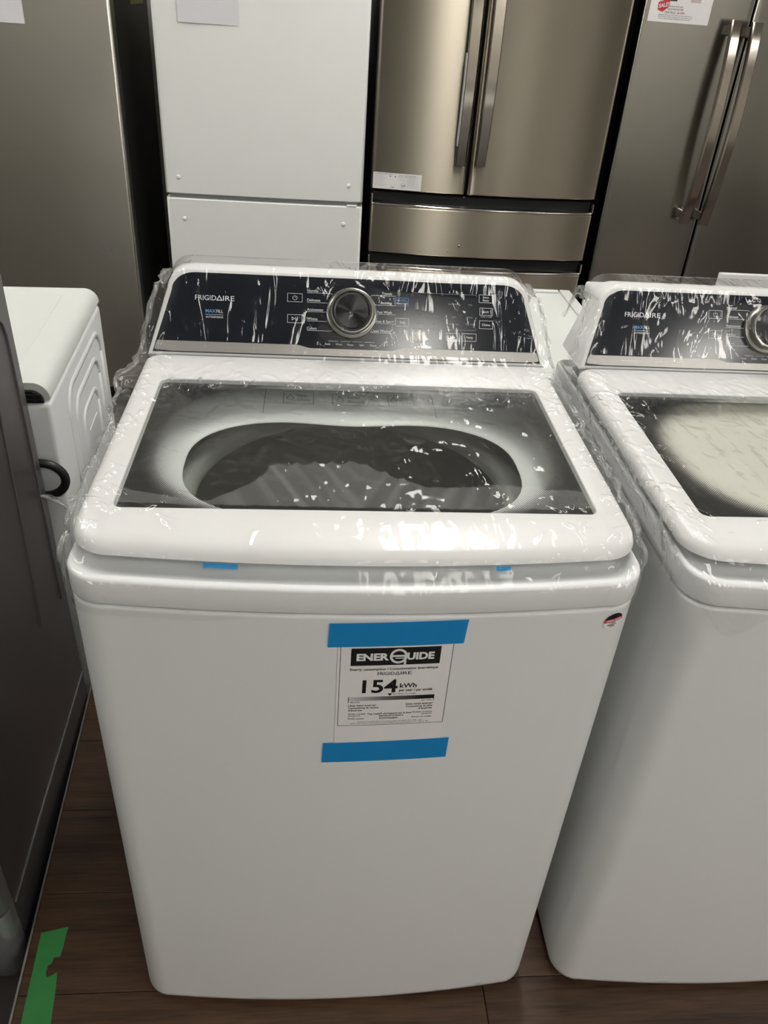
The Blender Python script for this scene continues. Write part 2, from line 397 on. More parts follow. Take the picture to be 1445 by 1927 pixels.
# ------------------------------------------------------------------ the room
def struct(o): o['kind'] = 'structure'; return o
RX0, RX1, RY0, RY1 = -5.0, 6.0, -4.3, 3.6
struct(MB().box(RX0, RX1, RY0, RY1, FLOOR-0.1, FLOOR).build('floor', 'concrete'))
struct(MB().box(RX0, RX1, RY0, RY1, CEIL, CEIL+0.1).build('ceiling', 'ceiling'))
struct(MB().box(RX0, RX1, RY1, RY1+0.1, FLOOR, CEIL).build('wall_back', 'wall'))
struct(MB().box(RX0, RX1, RY0-0.1, RY0, FLOOR, CEIL).build('wall_front', 'wall'))
struct(MB().box(RX0-0.1, RX0, RY0, RY1, FLOOR, CEIL).build('wall_left', 'wall'))
struct(MB().box(RX1, RX1+0.1, RY0, RY1, FLOOR, CEIL).build('wall_right', 'wall'))
for i, (lx, ly) in enumerate(LAMPS):
    t = thing('ceiling_light', 'flat white ceiling light over the %s, %s' % ('left machines' if lx < 0 else ('middle washer' if lx < 1 else ('right washer' if lx < 3 else 'far right')), 'nearest the front wall' if ly < -3 else ('row behind the viewer' if ly < 0 else ('row above the laundry machines' if ly < 1 else 'row nearest the refrigerators'))), 'ceiling light', (lx, ly, CEIL), 0, 'ceiling lights')
    fr = MB()
    for a in ((-0.17, -0.15, -0.62, 0.62), (0.15, 0.17, -0.62, 0.62), (-0.15, 0.15, -0.62, -0.60), (-0.15, 0.15, 0.60, 0.62)):
        fr.box(a[0], a[1], a[2], a[3], -0.05, 0.0)
    fr.build('frame', 'lamp_frame', t, smooth=False)
    MB().box(-0.15, 0.15, -0.60, 0.60, -0.045, -0.02).build('diffuser', 'diffuser', t, smooth=False)

# ------------------------------------------------------------------ display platform
def plat_x(y): return -0.566-0.06*y
pl = thing('display_platform', 'low platform topped with dark walnut laminate planks under the washers', 'platform', (0, 0, 0))
PY0, PY1 = -0.346, 0.794
mb = MB()
mb.add([(plat_x(PY0), PY0, FLOOR), (2.4, PY0, FLOOR), (2.4, PY1, FLOOR), (plat_x(PY1), PY1, FLOOR), (plat_x(PY0), PY0, -0.012), (2.4, PY0, -0.012), (2.4, PY1, -0.012), (plat_x(PY1), PY1, -0.012)],
       [(3, 2, 1, 0), (4, 5, 6, 7), (0, 1, 5, 4), (1, 2, 6, 5), (2, 3, 7, 6), (3, 0, 4, 7)])
mb.build('platform_base', 'dark_side', pl, smooth=False)
rows = [(-0.346, -0.156), (-0.156, 0.034), (0.034, 0.224), (0.224, 0.414), (0.414, 0.604), (0.604, 0.794)]
joints = [[0.75, 1.95], [0.268, 1.47], [-0.1, 1.1, 2.1], [0.52, 1.7], [-0.05, 1.15], [0.6, 1.8]]
g = 0.0007
for (a, b), js in zip(rows, joints):
    xs = [None]+js+[2.4]
    for k in range(len(xs)-1):
        xl0 = plat_x(a) if xs[k] is None else xs[k]+g
        xl1 = plat_x(b) if xs[k] is None else xs[k]+g
        xr = xs[k+1]-g
        zt = 0.0-random.uniform(0, 0.0003)
        b_ = 0.0008
        lo = [(xl0, a+g, -0.012), (xr, a+g, -0.012), (xr, b-g, -0.012), (xl1, b-g, -0.012)]
        md = [(p[0], p[1], zt-b_) for p in lo]
        tp = [(xl0+b_, a+g+b_, zt), (xr-b_, a+g+b_, zt), (xr-b_, b-g-b_, zt), (xl1+b_, b-g-b_, zt)]
        MB().loft([lo, md, tp]).build('plank', 'wood', pl, smooth=False)
mb = MB()
e0, e1 = PY0, PY1
mb.loft([[(plat_x(e)-0.005, e, -0.09), (plat_x(e)-0.001, e, -0.09), (plat_x(e)-0.001, e, 0.0012), (plat_x(e)-0.005, e, 0.0005)] for e in (e0, e1)])
mb.build('edge_strip', 'edge_metal', pl, smooth=False)

# green tape torn on the planks
mb = MB()
def tz(x, y): return (x, y, 0.0006)
out = [(-0.560, 0.146), (-0.538, 0.150), (-0.513, 0.156), (-0.5125, 0.120), (-0.513, 0.100), (-0.524, 0.099), (-0.5255, 0.088), (-0.531, 0.084), (-0.531, 0.072), (-0.527, 0.064), (-0.519, 0.067), (-0.511, 0.072), (-0.506, 0.045), (-0.498, -0.02), (-0.480, -0.16), (-0.470, -0.26), (-0.520, -0.265), (-0.538, -0.13), (-0.550, -0.01), (-0.555, 0.07)]
mb.loft([[(x, y, 0.0002) for x, y in out][::-1], [(x, y, 0.0008) for x, y in out][::-1]])
mb.f[-2:] = [tuple(f) for f in mb.f[-2:]]
tag(mb.build('green_tape', 'green', smooth=False), 'torn strip of green tape stuck along the left edge of the dark platform', 'tape')

# ------------------------------------------------------------------ the washer
def outline(wd, yf, bow, rc, yb, rb, nf=28, ncor=10, ns=6):
    pts = []
    xe = wd-rc; ya = yf+bow*(xe/wd)**2
    for i in range(nf+1):
        x = -xe+2*xe*i/nf; pts.append((x, yf+bow*(x/wd)**2))
    for i in range(1, ncor+1):
        a = -PI/2+PI/2*i/ncor; pts.append((xe+rc*math.cos(a), ya+rc+rc*math.sin(a)))
    for i in range(1, ns+1): pts.append((wd, ya+rc+(yb-rb-ya-rc)*i/ns))
    for i in range(1, 5):
        a = PI/2*i/4; pts.append((wd-rb+rb*math.cos(a), yb-rb+rb*math.sin(a)))
    for i in range(1, 9): pts.append(((wd-rb)*(1-2*i/8), yb))
    for i in range(1, 5):
        a = PI/2+PI/2*i/4; pts.append((-wd+rb+rb*math.cos(a), yb-rb+rb*math.sin(a)))
    for i in range(1, ns+1): pts.append((-wd, yb-rb+(ya+rc-yb+rb)*i/ns))
    for i in range(1, ncor):
        a = PI+PI/2*i/ncor; pts.append((-xe+rc*math.cos(a), ya+rc+rc*math.sin(a)))
    return pts
BOW, RC = 0.022, 0.046
def surf_y(x, wd=0.343):
    xe = wd-RC
    if abs(x) <= xe: return BOW*(x/wd)**2
    ya = BOW*(xe/wd)**2; t = min(1, (abs(x)-xe)/RC)
    return ya+RC-RC*math.sqrt(max(0, 1-t*t))
def lidz(y): return 0.9898+0.0138*(y-0.12)
SEAM = 0.9245

CP0 = Vector((0, 0.575, 1.0)); CE = Vector((0, 0.07, 0.118)).normalized(); CN = Vector((1, 0, 0)).cross(CE).normalized()   # console face: origin, up, outward
def con(u, v, n=0.0):
    p = CP0+CE*v+CN*n
    return (u, p.y, p.z)
def console_outline(k=0.0, bot=-0.004, top=0.141):
    """mirrored outline of the console face, inset by k"""
    pts = []
    wb, wt, r = 0.340-k, 0.300-k, 0.030
    top -= k*0.75; bot += k
    pts.append((-wb, bot)); pts.append((wb, bot))
    sl = (wb-wt)/(top-bot)
    xs = lambda v: wb-sl*(v-bot)
    v1 = top-r
    for i in range(1, 4): pts.append((xs(bot+(v1-bot)*i/3), bot+(v1-bot)*i/3))
    x1 = xs(v1)
    for i in range(1, 9):
        a = PI/2*i/8; pts.append((x1-0.038*(1-math.cos(a))-sl*r*math.sin(a)*0, v1+r*math.sin(a)))
    top_r = pts[-1]
    for i in range(1, 12): pts.append((top_r[0]*(1-2*i/12), top))
    n = len(pts)
    right = pts[2:13]
    for (x, v) in reversed(right): pts.append((-x, v))
    return pts

def build_washer(label):
    t = thing('top_load_washer', label, 'washer')
    # cabinet with a bowed front
    r0 = lambda wd, yf, z, rc=RC: [(x, y, z) for x, y in outline(wd, yf, BOW, rc, 0.70, 0.012)]
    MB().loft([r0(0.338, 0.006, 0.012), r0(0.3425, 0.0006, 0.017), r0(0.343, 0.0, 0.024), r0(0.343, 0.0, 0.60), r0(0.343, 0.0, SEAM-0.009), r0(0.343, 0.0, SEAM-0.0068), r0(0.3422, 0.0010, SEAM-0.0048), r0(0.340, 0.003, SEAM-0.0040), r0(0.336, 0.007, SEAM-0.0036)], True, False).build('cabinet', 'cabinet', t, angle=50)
    for sx in (-0.28, 0.28):
        for sy in (0.08, 0.62):
            MB().lathe([(0.02, 0.0), (0.022, 0.003), (0.022, 0.009), (0.012, 0.010), (0.012, 0.02)], 20, True, True).build('leveling_foot', 'dark_rubber', t, fn=lambda p: (p[0]+sx, p[1]+sy, p[2]+0.0003))
    # rim band with a scooped recess below the lid
    MB().loft([r0(0.336, 0.007, SEAM-0.0036), r0(0.336, 0.007, SEAM-0.0006), r0(0.3425, 0.0005, SEAM-0.0002), r0(0.3434, -0.0008, SEAM+0.0012), r0(0.3435, -0.001, SEAM+0.003), r0(0.3435, -0.001, 0.9560), r0(0.3430, 0.0, 0.9582), r0(0.3416, 0.0022, 0.9598), r0(0.3385, 0.0075, 0.9602), r0(0.335, 0.013, 0.9575), r0(0.331, 0.021, 0.9515), r0(0.325, 0.032, 0.9480), r0(0.318, 0.05, 0.9475), r0(0.312, 0.075, 0.9475, 0.03)], False, False).build('rim_band', 'enamel', t, angle=60)
    # inner tub cover, drum and ring seen through the lid glass
    N_ = 96
    def at_angle(fnr):
        return [fnr(2*PI*i/N_) for i in range(N_)]
    def sup(a, b, cy, n, z):
        o = []
        for i in range(N_):
            th = 2*PI*i/N_; c, s_ = math.cos(th), math.sin(th)
            k = (abs(c/a)**n+abs(s_/b)**n)**(-1/n)
            x, y = k*c, k*s_
            if y > 0: y -= 0.020*math.exp(-(x/0.10)**2)*min(1, y/b)
            o.append((x, cy+y, z))
        return o
    MB().loft([sup(0.318, 0.252, 0.318, 9, 0.948), sup(0.300, 0.225, 0.318, 5, 0.946), sup(0.268, 0.172, 0.312, 3.2, 0.944), sup(0.249, 0.150, 0.314, 2.7, 0.942), sup(0.247, 0.148, 0.314, 2.7, 0.939), sup(0.252, 0.153, 0.314, 2.7, 0.936)][::-1], False, False).build('tub_cover', 'tub_plastic', t, angle=60)
    dc = lambda p: (p[0], p[1]+0.335, p[2])
    MB().lathe([(0.05, 0.47), (0.20, 0.45), (0.262, 0.47), (0.268, 0.50), (0.268, 0.70), (0.266, 0.875)][::-1], 64, False, True).build('drum', 'drum', t, fn=dc, angle=50)
    rg = MB().lathe([(0.268, 0.872), (0.268, 0.897), (0.258, 0.902), (0.242, 0.898), (0.236, 0.885), (0.238, 0.872), (0.25, 0.868)], 64, False, False).build('balance_ring', 'ring_plastic', t, fn=dc, angle=60)
    hub = MB().lathe([(0.16, 0.458), (0.13, 0.475), (0.07, 0.50), (0.03, 0.515)], 40, False, True).build('wash_plate', 'ring_plastic', t, fn=dc)
    # dispenser print on the tub cover deck
    deck = MB()
    fz = lambda x, y: (x, y, 0.9490)
    for (x0, x1, y0, y1, l1, l2) in ((-0.112, -0.062, 0.500, 0.546, 'Fabric', 'Softener'), (-0.030, 0.028, 0.498, 0.541, 'Liquid', 'Bleach'), (0.064, 0.107, 0.501, 0.541, 'Liquid', 'Detergent')):
        deck = MB(); rect_line(deck, x0, x1, y0, y1, 0.0011, fz)
        w_ = x1-x0
        put_text(deck, l1, x0+w_*0.45, x0+w_*0.45+w_*0.07*len(l1)*0.8, y0+0.026, 0.009, fz)
        put_text(deck, l2, x0+w_*0.45, x0+w_*0.92, y0+0.010, 0.009, fz)
        cx, cy = x0+w_*0.22, (y0+y1)/2
        line(deck, arc_pts(cx, cy-0.003, 0.0055, PI*0.75, PI*2.25, 12)+[(cx, cy+0.013), arc_pts(cx, cy-0.003, 0.0055, PI*0.75, PI*0.8, 1)[0]], 0.0014, fz)
        deck.build('dispenser_lettering', 'print_soft', t, smooth=False)
    for x in (-0.143, 0.140):
        deck = MB(); line(deck, [(x, 0.462), (x, 0.555)], 0.0012, fz); deck.build('deck_seam', 'print_soft', t, smooth=False)
    MB().rbox(-0.318, 0.318, 0.565, 0.60, 0.93, 0.95, 0.004).build('hinge_bar', 'tub_plastic', t)
    # lid frame
    ro = lambda wd, yf, z, rc=0.050, yb=0.572, rb=0.01: [(x, y, z+0.0138*max(0, y-0.12)) for x, y in outline(wd, yf, BOW, rc, yb, rb)]
    def rh(wd, yf, z, yb, r): return [(x, y, z+0.0138*max(0, y-0.12)) for x, y in outline(wd, yf, 0.0, r, yb, r)]
    lid = MB().loft([rh(0.300, 0.1215, 0.978, 0.481, 0.010), ro(0.325, 0.062, 0.965), ro(0.3375, 0.038, 0.966), ro(0.3425, 0.0325, 0.9705), ro(0.3428, 0.0335, 0.975), ro(0.3415, 0.038, 0.9815), ro(0.3385, 0.046, 0.9862), ro(0.333, 0.060, 0.9893), ro(0.326, 0.078, 0.9906),
                      rh(0.3045, 0.1172, 0.9908, 0.4845, 0.013), rh(0.3028, 0.1189, 0.9901, 0.4828, 0.012), rh(0.302, 0.1197, 0.9885, 0.482, 0.012), rh(0.300, 0.1215, 0.978, 0.481, 0.010)], False, False).build('lid', 'lid_plastic', t, angle=40)
    gl = [(x, y) for x, y in outline(0.3015, 0.1202, 0.0, 0.012, 0.4815, 0.012)]
    MB().loft([[(x, y, lidz(y)-0.0050) for x, y in gl], [(x, y, lidz(y)-0.0008) for x, y in gl]]).build('lid_glass', 'glass', lid, smooth=False)
    # dotted print on the underside of the glass
    nx, ny = 120, 80
    fm = MB(); dens = []
    quad(fm, -0.300, 0.300, 0.1218, 0.480, lambda x, y: (x, y, lidz(y)-0.0056), nx, ny)
    for (x, y, z) in fm.v:
        rr = (abs(x)/0.304)**2.7+(abs(y-0.298)/(0.206 if y > 0.298 else 0.212))**2.7
        k = min(1, max(0, (rr-0.56)/0.42)); k = k*k*(3-2*k)
        dens.append(k*1.02)
    fo = fm.build('dot_border', 'frit', lid, smooth=False)
    a = fo.data.attributes.new('dens', 'FLOAT', 'POINT'); a.data.foreach_set('value', dens)
    # console
    o0, o1, o2 = console_outline(0.0), console_outline(0.0022), console_outline(0.006)
    def back(pts, yb): return [(u, max(yb, con(u, v)[1]+0.01) if v < 0.11 else yb, con(u, v)[2]-0.003) for u, v in pts]
    body = MB().loft([back(console_outline(0.003), 0.695), back(console_outline(0.0), 0.688), [con(u, v, -0.004) for u, v in o0], [con(u, v, -0.0008) for u, v in o1], [con(u, v, 0.0) for u, v in o2]], True, True)
    MB.build(body, 'console', 'lid_plastic', t, angle=40)
    p0, p1 = console_outline(0.0085, bot=-0.007), console_outline(0.0095, bot=-0.007)
    pan = MB().loft([[con(u, v, -0.001) for u, v in p0], [con(u, v, 0.0010) for u, v in p0], [con(u, v, 0.0016) for u, v in p1]], True, True).build('control_panel', 'panel', t, angle=30)
    ft = lambda u, v: con(u, v, 0.0021)
    # silver strip along the bottom of the panel, lower in the middle
    def st(u):
        a = abs(u-0.0)
        return 0.0200 if a > 0.0905 else (0.0150 if a < 0.0705 else 0.0150+0.005*(a-0.0705)/0.02)
    us = [-0.3285, -0.326, -0.30, -0.2, -0.0905, -0.0705, 0, 0.0705, 0.0905, 0.2, 0.30, 0.326, 0.3285]
    lo_ = [(u, 0.0030+max(0, abs(u)-0.324)*0.9) for u in us]; hi_ = [(u-math.copysign(max(0, abs(u)-0.3235), u), st(u)) for u in us]
    mb = MB()
    mb.loft([[con(u, v, 0.0012) for u, v in lo_]+[con(u, v, 0.0012) for u, v in hi_[::-1]], [con(u, v, 0.0026) for u, v in lo_]+[con(u, v, 0.0026) for u, v in hi_[::-1]]])
    mb.build('silver_strip', 'strip', pan, smooth=False)
    # white lettering
    L_ = MB()
    put_text(L_, 'FRIGID', -0.2621, -0.2273, 0.0890, 0.0080, ft, 0.0)
    line(L_, [(-0.2262, 0.0896), (-0.2220, 0.0968), (-0.2178, 0.0896), (-0.2262, 0.0896)], 0.0013, ft)
    put_text(L_, 'IRE', -0.2160, -0.1971, 0.0890, 0.0080, ft, 0.0)
    put_text(L_, 'FILL', -0.2265, -0.2156, 0.0685, 0.0052, ft)
    line(L_, [(-0.2446, 0.0655), (-0.2156, 0.0655)], 0.0005, ft)
    put_text(L_, 'AUTOSENSING', -0.2443, -0.2156, 0.0598, 0.0032, ft)
    L_.build('brand_lettering', 'print_white', pan, smooth=False); L_ = MB()
    ln = 0.00055
    for s_, vv in (('Normal', 0.1095), ('Delicates', 0.0938), ('Activewear', 0.0780), ('Whites', 0.0625), ('Colors', 0.0466)):
        put_auto(L_, s_, -0.0752, vv, 0.0042, ft, 0.006)
    for s_, vv in (('Towels', 0.1096), ('Bedding', 0.0938), ('Fast Wash', 0.0780), ('Rinse & Spin', 0.0624), ('Clean Washer', 0.0461)):
        put_auto(L_, s_, 0.0690, vv, 0.0042, ft, 0.006, 'r')
    for sg in (-1, 1):
        line(L_, [(sg*0.0752, 0.1079), (sg*0.0346, 0.1079), (sg*0.0303, 0.1040)], ln, ft)
        for vv in (0.0919, 0.0766, 0.0608): line(L_, [(sg*0.0752, vv), (sg*0.0408, vv)], ln, ft)
        line(L_, [(sg*0.0748, 0.0449), (sg*0.0343, 0.0449), (sg*0.0303, 0.0490)], ln, ft)
    for s_, uu in (('Soak', -0.0395), ('Wash', -0.0205), ('Rinse', -0.001), ('Spin', 0.0185), ('Done', 0.0385)):
        put_auto(L_, s_, uu, 0.0215, 0.0033, ft, 0.004, 'c')
    for a in (-0.0385, -0.0175, 0.003, 0.0235): line(L_, [(a, 0.0282), (a+0.0165, 0.0282)], 0.0005, ft)
    L_.build('cycle_lettering', 'print_white', pan, smooth=False); L_ = MB()
    def wbtn(c0, c1, v0, v1): rect_line(L_, c0, c1, v0, v1, 0.0006, ft)
    wbtn(-0.1084, -0.0837, 0.0919, 0.1057); wbtn(-0.1079, -0.0837, 0.0569, 0.0705)
    line(L_, arc_pts(-0.096, 0.0986, 0.0036, PI*0.72, PI*2.28, 16), 0.0008, ft); line(L_, [(-0.096, 0.0990), (-0.096, 0.1030)], 0.0008, ft)
    line(L_, [(-0.1005, 0.0612), (-0.1005, 0.0665), (-0.0963, 0.0638), (-0.1005, 0.0612)], 0.0007, ft)
    for a in (-0.0943, -0.0913): line(L_, [(a, 0.0612), (a, 0.0666)], 0.0008, ft)
    L_.build('power_buttons', 'print_white', pan, smooth=False); L_ = MB()
    wbtn(0.0756, 0.0986, 0.0575, 0.0708); put_auto(L_, 'Soil', 0.0871, 0.0624, 0.0040, ft, 0.006, 'c')
    put_auto(L_, 'Water Level', 0.0860, 0.0948, 0.0028, ft, 0.008, 'c', 0.95)
    wbtn(0.2203, 0.2437, 0.1031, 0.1162); put_auto(L_, 'Extra', 0.232, 0.1105, 0.0034, ft, 0.008, 'c'); put_auto(L_, 'Rinse', 0.232, 0.1052, 0.0034, ft, 0.008, 'c')
    wbtn(0.2220, 0.2443, 0.0814, 0.0938); put_auto(L_, 'Lock', 0.233, 0.0858, 0.0036, ft, 0.008, 'c')
    wbtn(0.2220, 0.2450, 0.0586, 0.0721); put_auto(L_, 'Chime', 0.2335, 0.0633, 0.0038, ft, 0.008, 'c')
    wbtn(0.1644, 0.1871, 0.0361, 0.0485); put_auto(L_, 'Spin', 0.1757, 0.0405, 0.0036, ft, 0.006, 'c')
    wbtn(0.1933, 0.2167, 0.0363, 0.0490); put_auto(L_, 'Temp', 0.205, 0.0408, 0.0036, ft, 0.006, 'c')
    L_.build('button_lettering', 'print_white', pan, smooth=False)
    G_ = MB()
    for vv, s1 in ((0.1153, 1), (0.0547, -1)):
        line(G_, [(0.1035, vv-s1*0.006), (0.1035, vv-s1*0.0015), (0.105, vv), (0.214, vv), (0.2165, vv-s1*0.003)], 0.0005, ft)
    for s_, uu, vv in (('Max Fill', 0.1182, 0.0745), ('Favorite', 0.1193, 0.0622), ('Stain', 0.1459, 0.0755), ('Soak', 0.1448, 0.0626), ('Extra Light', 0.1772, 0.0632), ('Tap Cold', 0.2051, 0.0637), ('Extra Heavy', 0.1770, 0.0970), ('Hot', 0.2051, 0.0970), ('Light', 0.1770, 0.0755), ('Cold', 0.2051, 0.0755), ('Hold 3 Sec', 0.233, 0.0775), ('Hold to Save', 0.1166, 0.0312)):
        put_auto(G_, s_, uu, vv, 0.0029 if len(s_) < 12 else 0.0022, ft, 0.0, 'c')
    G_.build('grey_lettering', 'print_grey', pan, smooth=False)
    B_ = MB()
    put_text(B_, 'MAX', -0.2446, -0.2275, 0.0685, 0.0056, ft, 0.02)
    B_.build('blue_lettering', 'print_blue', pan, smooth=False); B_ = MB()
    rect_line(B_, 0.0748, 0.0972, 0.0923, 0.1053, 0.0008, ft)
    put_auto(B_, 'MAXFILL', 0.0860, 0.0995, 0.0034, ft, 0.008, 'c')
    B_.build('blue_button', 'print_blue', pan, smooth=False)
    bt = MB(); bt.add([], [])
    qd = [(0.1052, 0.0356), (0.1280, 0.0356), (0.1280, 0.0488), (0.1052, 0.0488)]
    MB().loft([[con(u, v, 0.001) for u, v in qd], [con(u, v, 0.0026) for u, v in qd]]).build('display_button', 'strip', pan, smooth=False)
    fb = MB(); put_auto(fb, 'Favorite', 0.1166, 0.0405, 0.0034, lambda u, v: con(u, v, 0.0029), 0.004, 'c'); fb.build('favorite_lettering', 'print_soft', pan, smooth=False)
    # dial: knurled satin ring and spun metal cap
    dl = bpy.data.objects.new('dial', None); C.objects.link(dl); dl.parent = t; dl.empty_display_size = 0.05
    rot = Matrix(((1, 0, 0), (0, CE.y, CN.y), (0, CE.z, CN.z))).to_4x4()
    dl.matrix_local = Matrix.Translation(Vector(con(0.0, 0.0757, 0.0016)))@rot
    MB().lathe([(0.0430, 0.0), (0.0430, 0.004), (0.0420, 0.0065), (0.0395, 0.0072), (0.0378, 0.0085), (0.0368, 0.022), (0.0355, 0.0245), (0.0336, 0.0248), (0.0330, 0.0236), (0.0330, 0.021)], 72, True, False).build('dial_ring', 'dial_ring', dl, angle=30)
    MB().lathe([(0.0331, 0.0232), (0.0325, 0.0236), (0.030, 0.0234), (0.018, 0.0224), (0.006, 0.0216), (0.0005, 0.0214)], 96, True, True).build('dial_cap', 'dial_cap', dl, angle=80)
    for i in range(10):
        ip = MB()
        a = PI/2+2*PI*(i+0.5)/10*1.0
        ip.add([(0.0407*math.cos(a)+0.0006*math.cos(q), 0.0407*math.sin(a)+0.0006*math.sin(q), 0.0074) for q in [2*PI*j/8 for j in range(8)]], [tuple(range(8))])
        ip.build('dial_mark', 'print_black', dl, smooth=False)
    return t

washer = build_washer('complete white washer in the middle, energy sheet taped on its front')
washer2 = copy_tree(washer)
washer2.location = (0.743, 0.0, 0.0)
washer2['label'] = 'white washer cut off by the right edge of the photo, no sheet on its front'
for o in (washer, washer2): o['group'] = 'white washers on the platform'

# pale packing sheet lying over the tub opening of the right washer, folded into facets
mb = MB(); top, bot = [], []
NR, NA = 14, 72
def fold(x, y):
    h = max(-0.30*x-0.10*y, 0.34*x-0.22*y-0.004, 0.05*x+0.42*y-0.030, 0.0)
    return 0.9525+0.36*min(0.055, h)
for k in range(1, NR+1):
    for i in range(NA):
        th = 2*PI*i/NA; c_, s_ = math.cos(th), math.sin(th)
        q = (abs(c_/0.285)**3.4+abs(s_/0.205)**3.4)**(-1/3.4)*k/NR
        top.append((q*c_, 0.314+q*s_, fold(q*c_, q*s_)))
top = [(0, 0.314, fold(0, 0))]+top; n_ = len(top); bot = [(x, y, z-0.0025) for x, y, z in top]
fs = []
for i in range(NA):
    j = (i+1) % NA
    fs.append((0, 1+i, 1+j)); fs.append((n_, n_+1+j, n_+1+i))
    for k in range(NR-1):
        a, b = 1+k*NA+i, 1+k*NA+j; fs.append((a, a+NA, b+NA, b)); fs.append((n_+a, n_+b, n_+b+NA, n_+a+NA))
    a, b = 1+(NR-1)*NA+i, 1+(NR-1)*NA+j; fs.append((a, n_+a, n_+b, b))
mb.add(top+bot, fs)
pkg = tag(mb.build('packing_sheet', 'packing', angle=12), 'pale cream folded packing sheet seen through the lid glass of the right washer', 'packing')
pkg.location.x = 0.743

# ------------------------------------------------------------------ energy sheet, tapes and stickers on the middle washer
ROT = 0.030
def fsheet(off):
    return lambda u, v: (u, surf_y(u)-off, v)
def curved_patch(name, mat, pts_uv, off, th=0.00025, parent=None):
    """four corners (bl, br, tr, tl) laid on the bowed front with a little thickness"""
    bl, br, tr, tl = pts_uv; nu, nv = 18, 6
    mb = MB(); f0, f1 = [], []
    for j in range(nv+1):
        for i in range(nu+1):
            a, b = i/nu, j/nv
            u = (bl[0]*(1-a)+br[0]*a)*(1-b)+(tl[0]*(1-a)+tr[0]*a)*b
            v = (bl[1]*(1-a)+br[1]*a)*(1-b)+(tl[1]*(1-a)+tr[1]*a)*b
            f0.append((u, surf_y(u)-off, v)); f1.append((u, surf_y(u)-off-th, v))
    n = len(f0); W = nu+1
    fs = []
    for j in range(nv):
        for i in range(nu):
            q = (j*W+i, j*W+i+1, (j+1)*W+i+1, (j+1)*W+i)
            fs.append(tuple(k+n for k in q)); fs.append(q[::-1])
    rim = [i for i in range(W)]+[j*W+nu for j in range(1, nv+1)]+[nv*W+i for i in range(nu-1, -1, -1)]+[j*W for j in range(nv-1, 0, -1)]
    for a, b in zip(rim, rim[1:]+rim[:1]): fs.append((a, b, b+n, a+n))
    mb.add(f0+f1, fs)
    return mb.build(name, mat, parent, angle=40)
sheet = curved_patch('energy_sheet', 'paper', ((-0.0282, 0.672), (0.1135, 0.676), (0.1135, 0.900), (-0.0282, 0.896)), 0.0006)
tag(sheet, 'white printed energy sheet taped on the front of the middle washer', 'label sheet')
FX0, FX1, FZ0, FZ1 = -0.0247, 0.1118, 0.7385, 0.8895     # printed frame
def pf(s, t, off=0.0011):
    u = FX0+(FX1-FX0)*s; v = FZ1-(FZ1-FZ0)*t+ROT*(u-(FX0+FX1)/2)*0.9
    return (u, surf_y(u)-off, v)
fp = lambda s, t: pf(s, -t)          # v grows upward: t given negative
CURVED.add(fp)
def ptxt(mb, s_, a, b, t, h, bold=0.0, fn=fp): put_text(mb, s_, a, b, -t, h, fn, bold)
K = MB()
rect_line(K, 0, 1, -1, 0, 0.0045, fp)
ptxt(K, 'Canada', 0.40, 0.59, 0.088, 0.046, 0.004)
quad(K, 0.093, 0.893, -0.297, -0.107, fp, 16, 1)
ptxt(K, 'Energy consumption / Consommation énergétique', 0.092, 0.885, 0.352, 0.026, 0.02)
ptxt(K, 'FRIGID', 0.340, 0.495, 0.408, 0.034, 0.008); line(K, [(0.502, -0.406), (0.521, -0.376), (0.54, -0.406), (0.502, -0.406)], 0.006, fp); ptxt(K, 'IRE', 0.550, 0.650, 0.408, 0.034, 0.008)
ptxt(K, '154', 0.210, 0.535, 0.612, 0.150, 0.022)
ptxt(K, 'kWh', 0.555, 0.710, 0.562, 0.052, 0.02)
ptxt(K, 'per year / par année', 0.552, 0.860, 0.604, 0.030, 0.018)
K.add([fp(0.447, -0.623), fp(0.470, -0.652), fp(0.493, -0.623)], [(0, 1, 2)])
ptxt(K, 'This model / Ce modèle', 0.493, 0.712, 0.640, 0.015)
for a in (0.090, 0.885): quad(K, a-0.003, a+0.003, -0.725, -0.655, fp)
ptxt(K, '28 kWh', 0.108, 0.195, 0.727, 0.018); ptxt(K, '341 kWh', 0.770, 0.866, 0.727, 0.018)
for i, s_ in enumerate(('Uses least energy/', 'Consomme le moins', "d'énergie")): ptxt(K, s_, 0.092, (0.350, 0.375, 0.220)[i], 0.768+0.029*i, 0.022, 0.018)
for i, s_ in enumerate(('Uses most energy/', 'Consomme le plus', "d'énergie")): ptxt(K, s_, (0.628, 0.630, 0.750)[i], 0.880, 0.768+0.029*i, 0.022, 0.018)
ptxt(K, 'Similar models', 0.094, 0.255, 0.868, 0.018); ptxt(K, 'compared', 0.094, 0.205, 0.890, 0.018)
ptxt(K, 'Top Load/À chargement par le haut', 0.275, 0.690, 0.872, 0.020, 0.018); ptxt(K, 'Standard/Ordinaire', 0.385, 0.615, 0.898, 0.020, 0.016)
ptxt(K, 'Modèles similaires', 0.700, 0.885, 0.868, 0.018); ptxt(K, 'comparés', 0.785, 0.885, 0.890, 0.018)
ptxt(K, 'Model number', 0.094, 0.250, 0.926, 0.018); ptxt(K, 'FLVW7323BW', 0.390, 0.565, 0.930, 0.020, 0.022); ptxt(K, 'Numéro du modèle', 0.695, 0.885, 0.926, 0.018)
ptxt(K, 'Removal of this label before first retail purchase is an offence (S.C. 1992, c. 36).', 0.19, 0.80, 0.964, 0.012)
ptxt(K, "Enlever cette étiquette avant le premier achat au détail constitue une infraction (L.C. 1992, ch. 36).", 0.12, 0.86, 0.984, 0.012)
K.build('black_print', 'print_black', sheet, smooth=False)
Wt = MB()
f2 = lambda s, t: pf(s, -t, 0.0014)
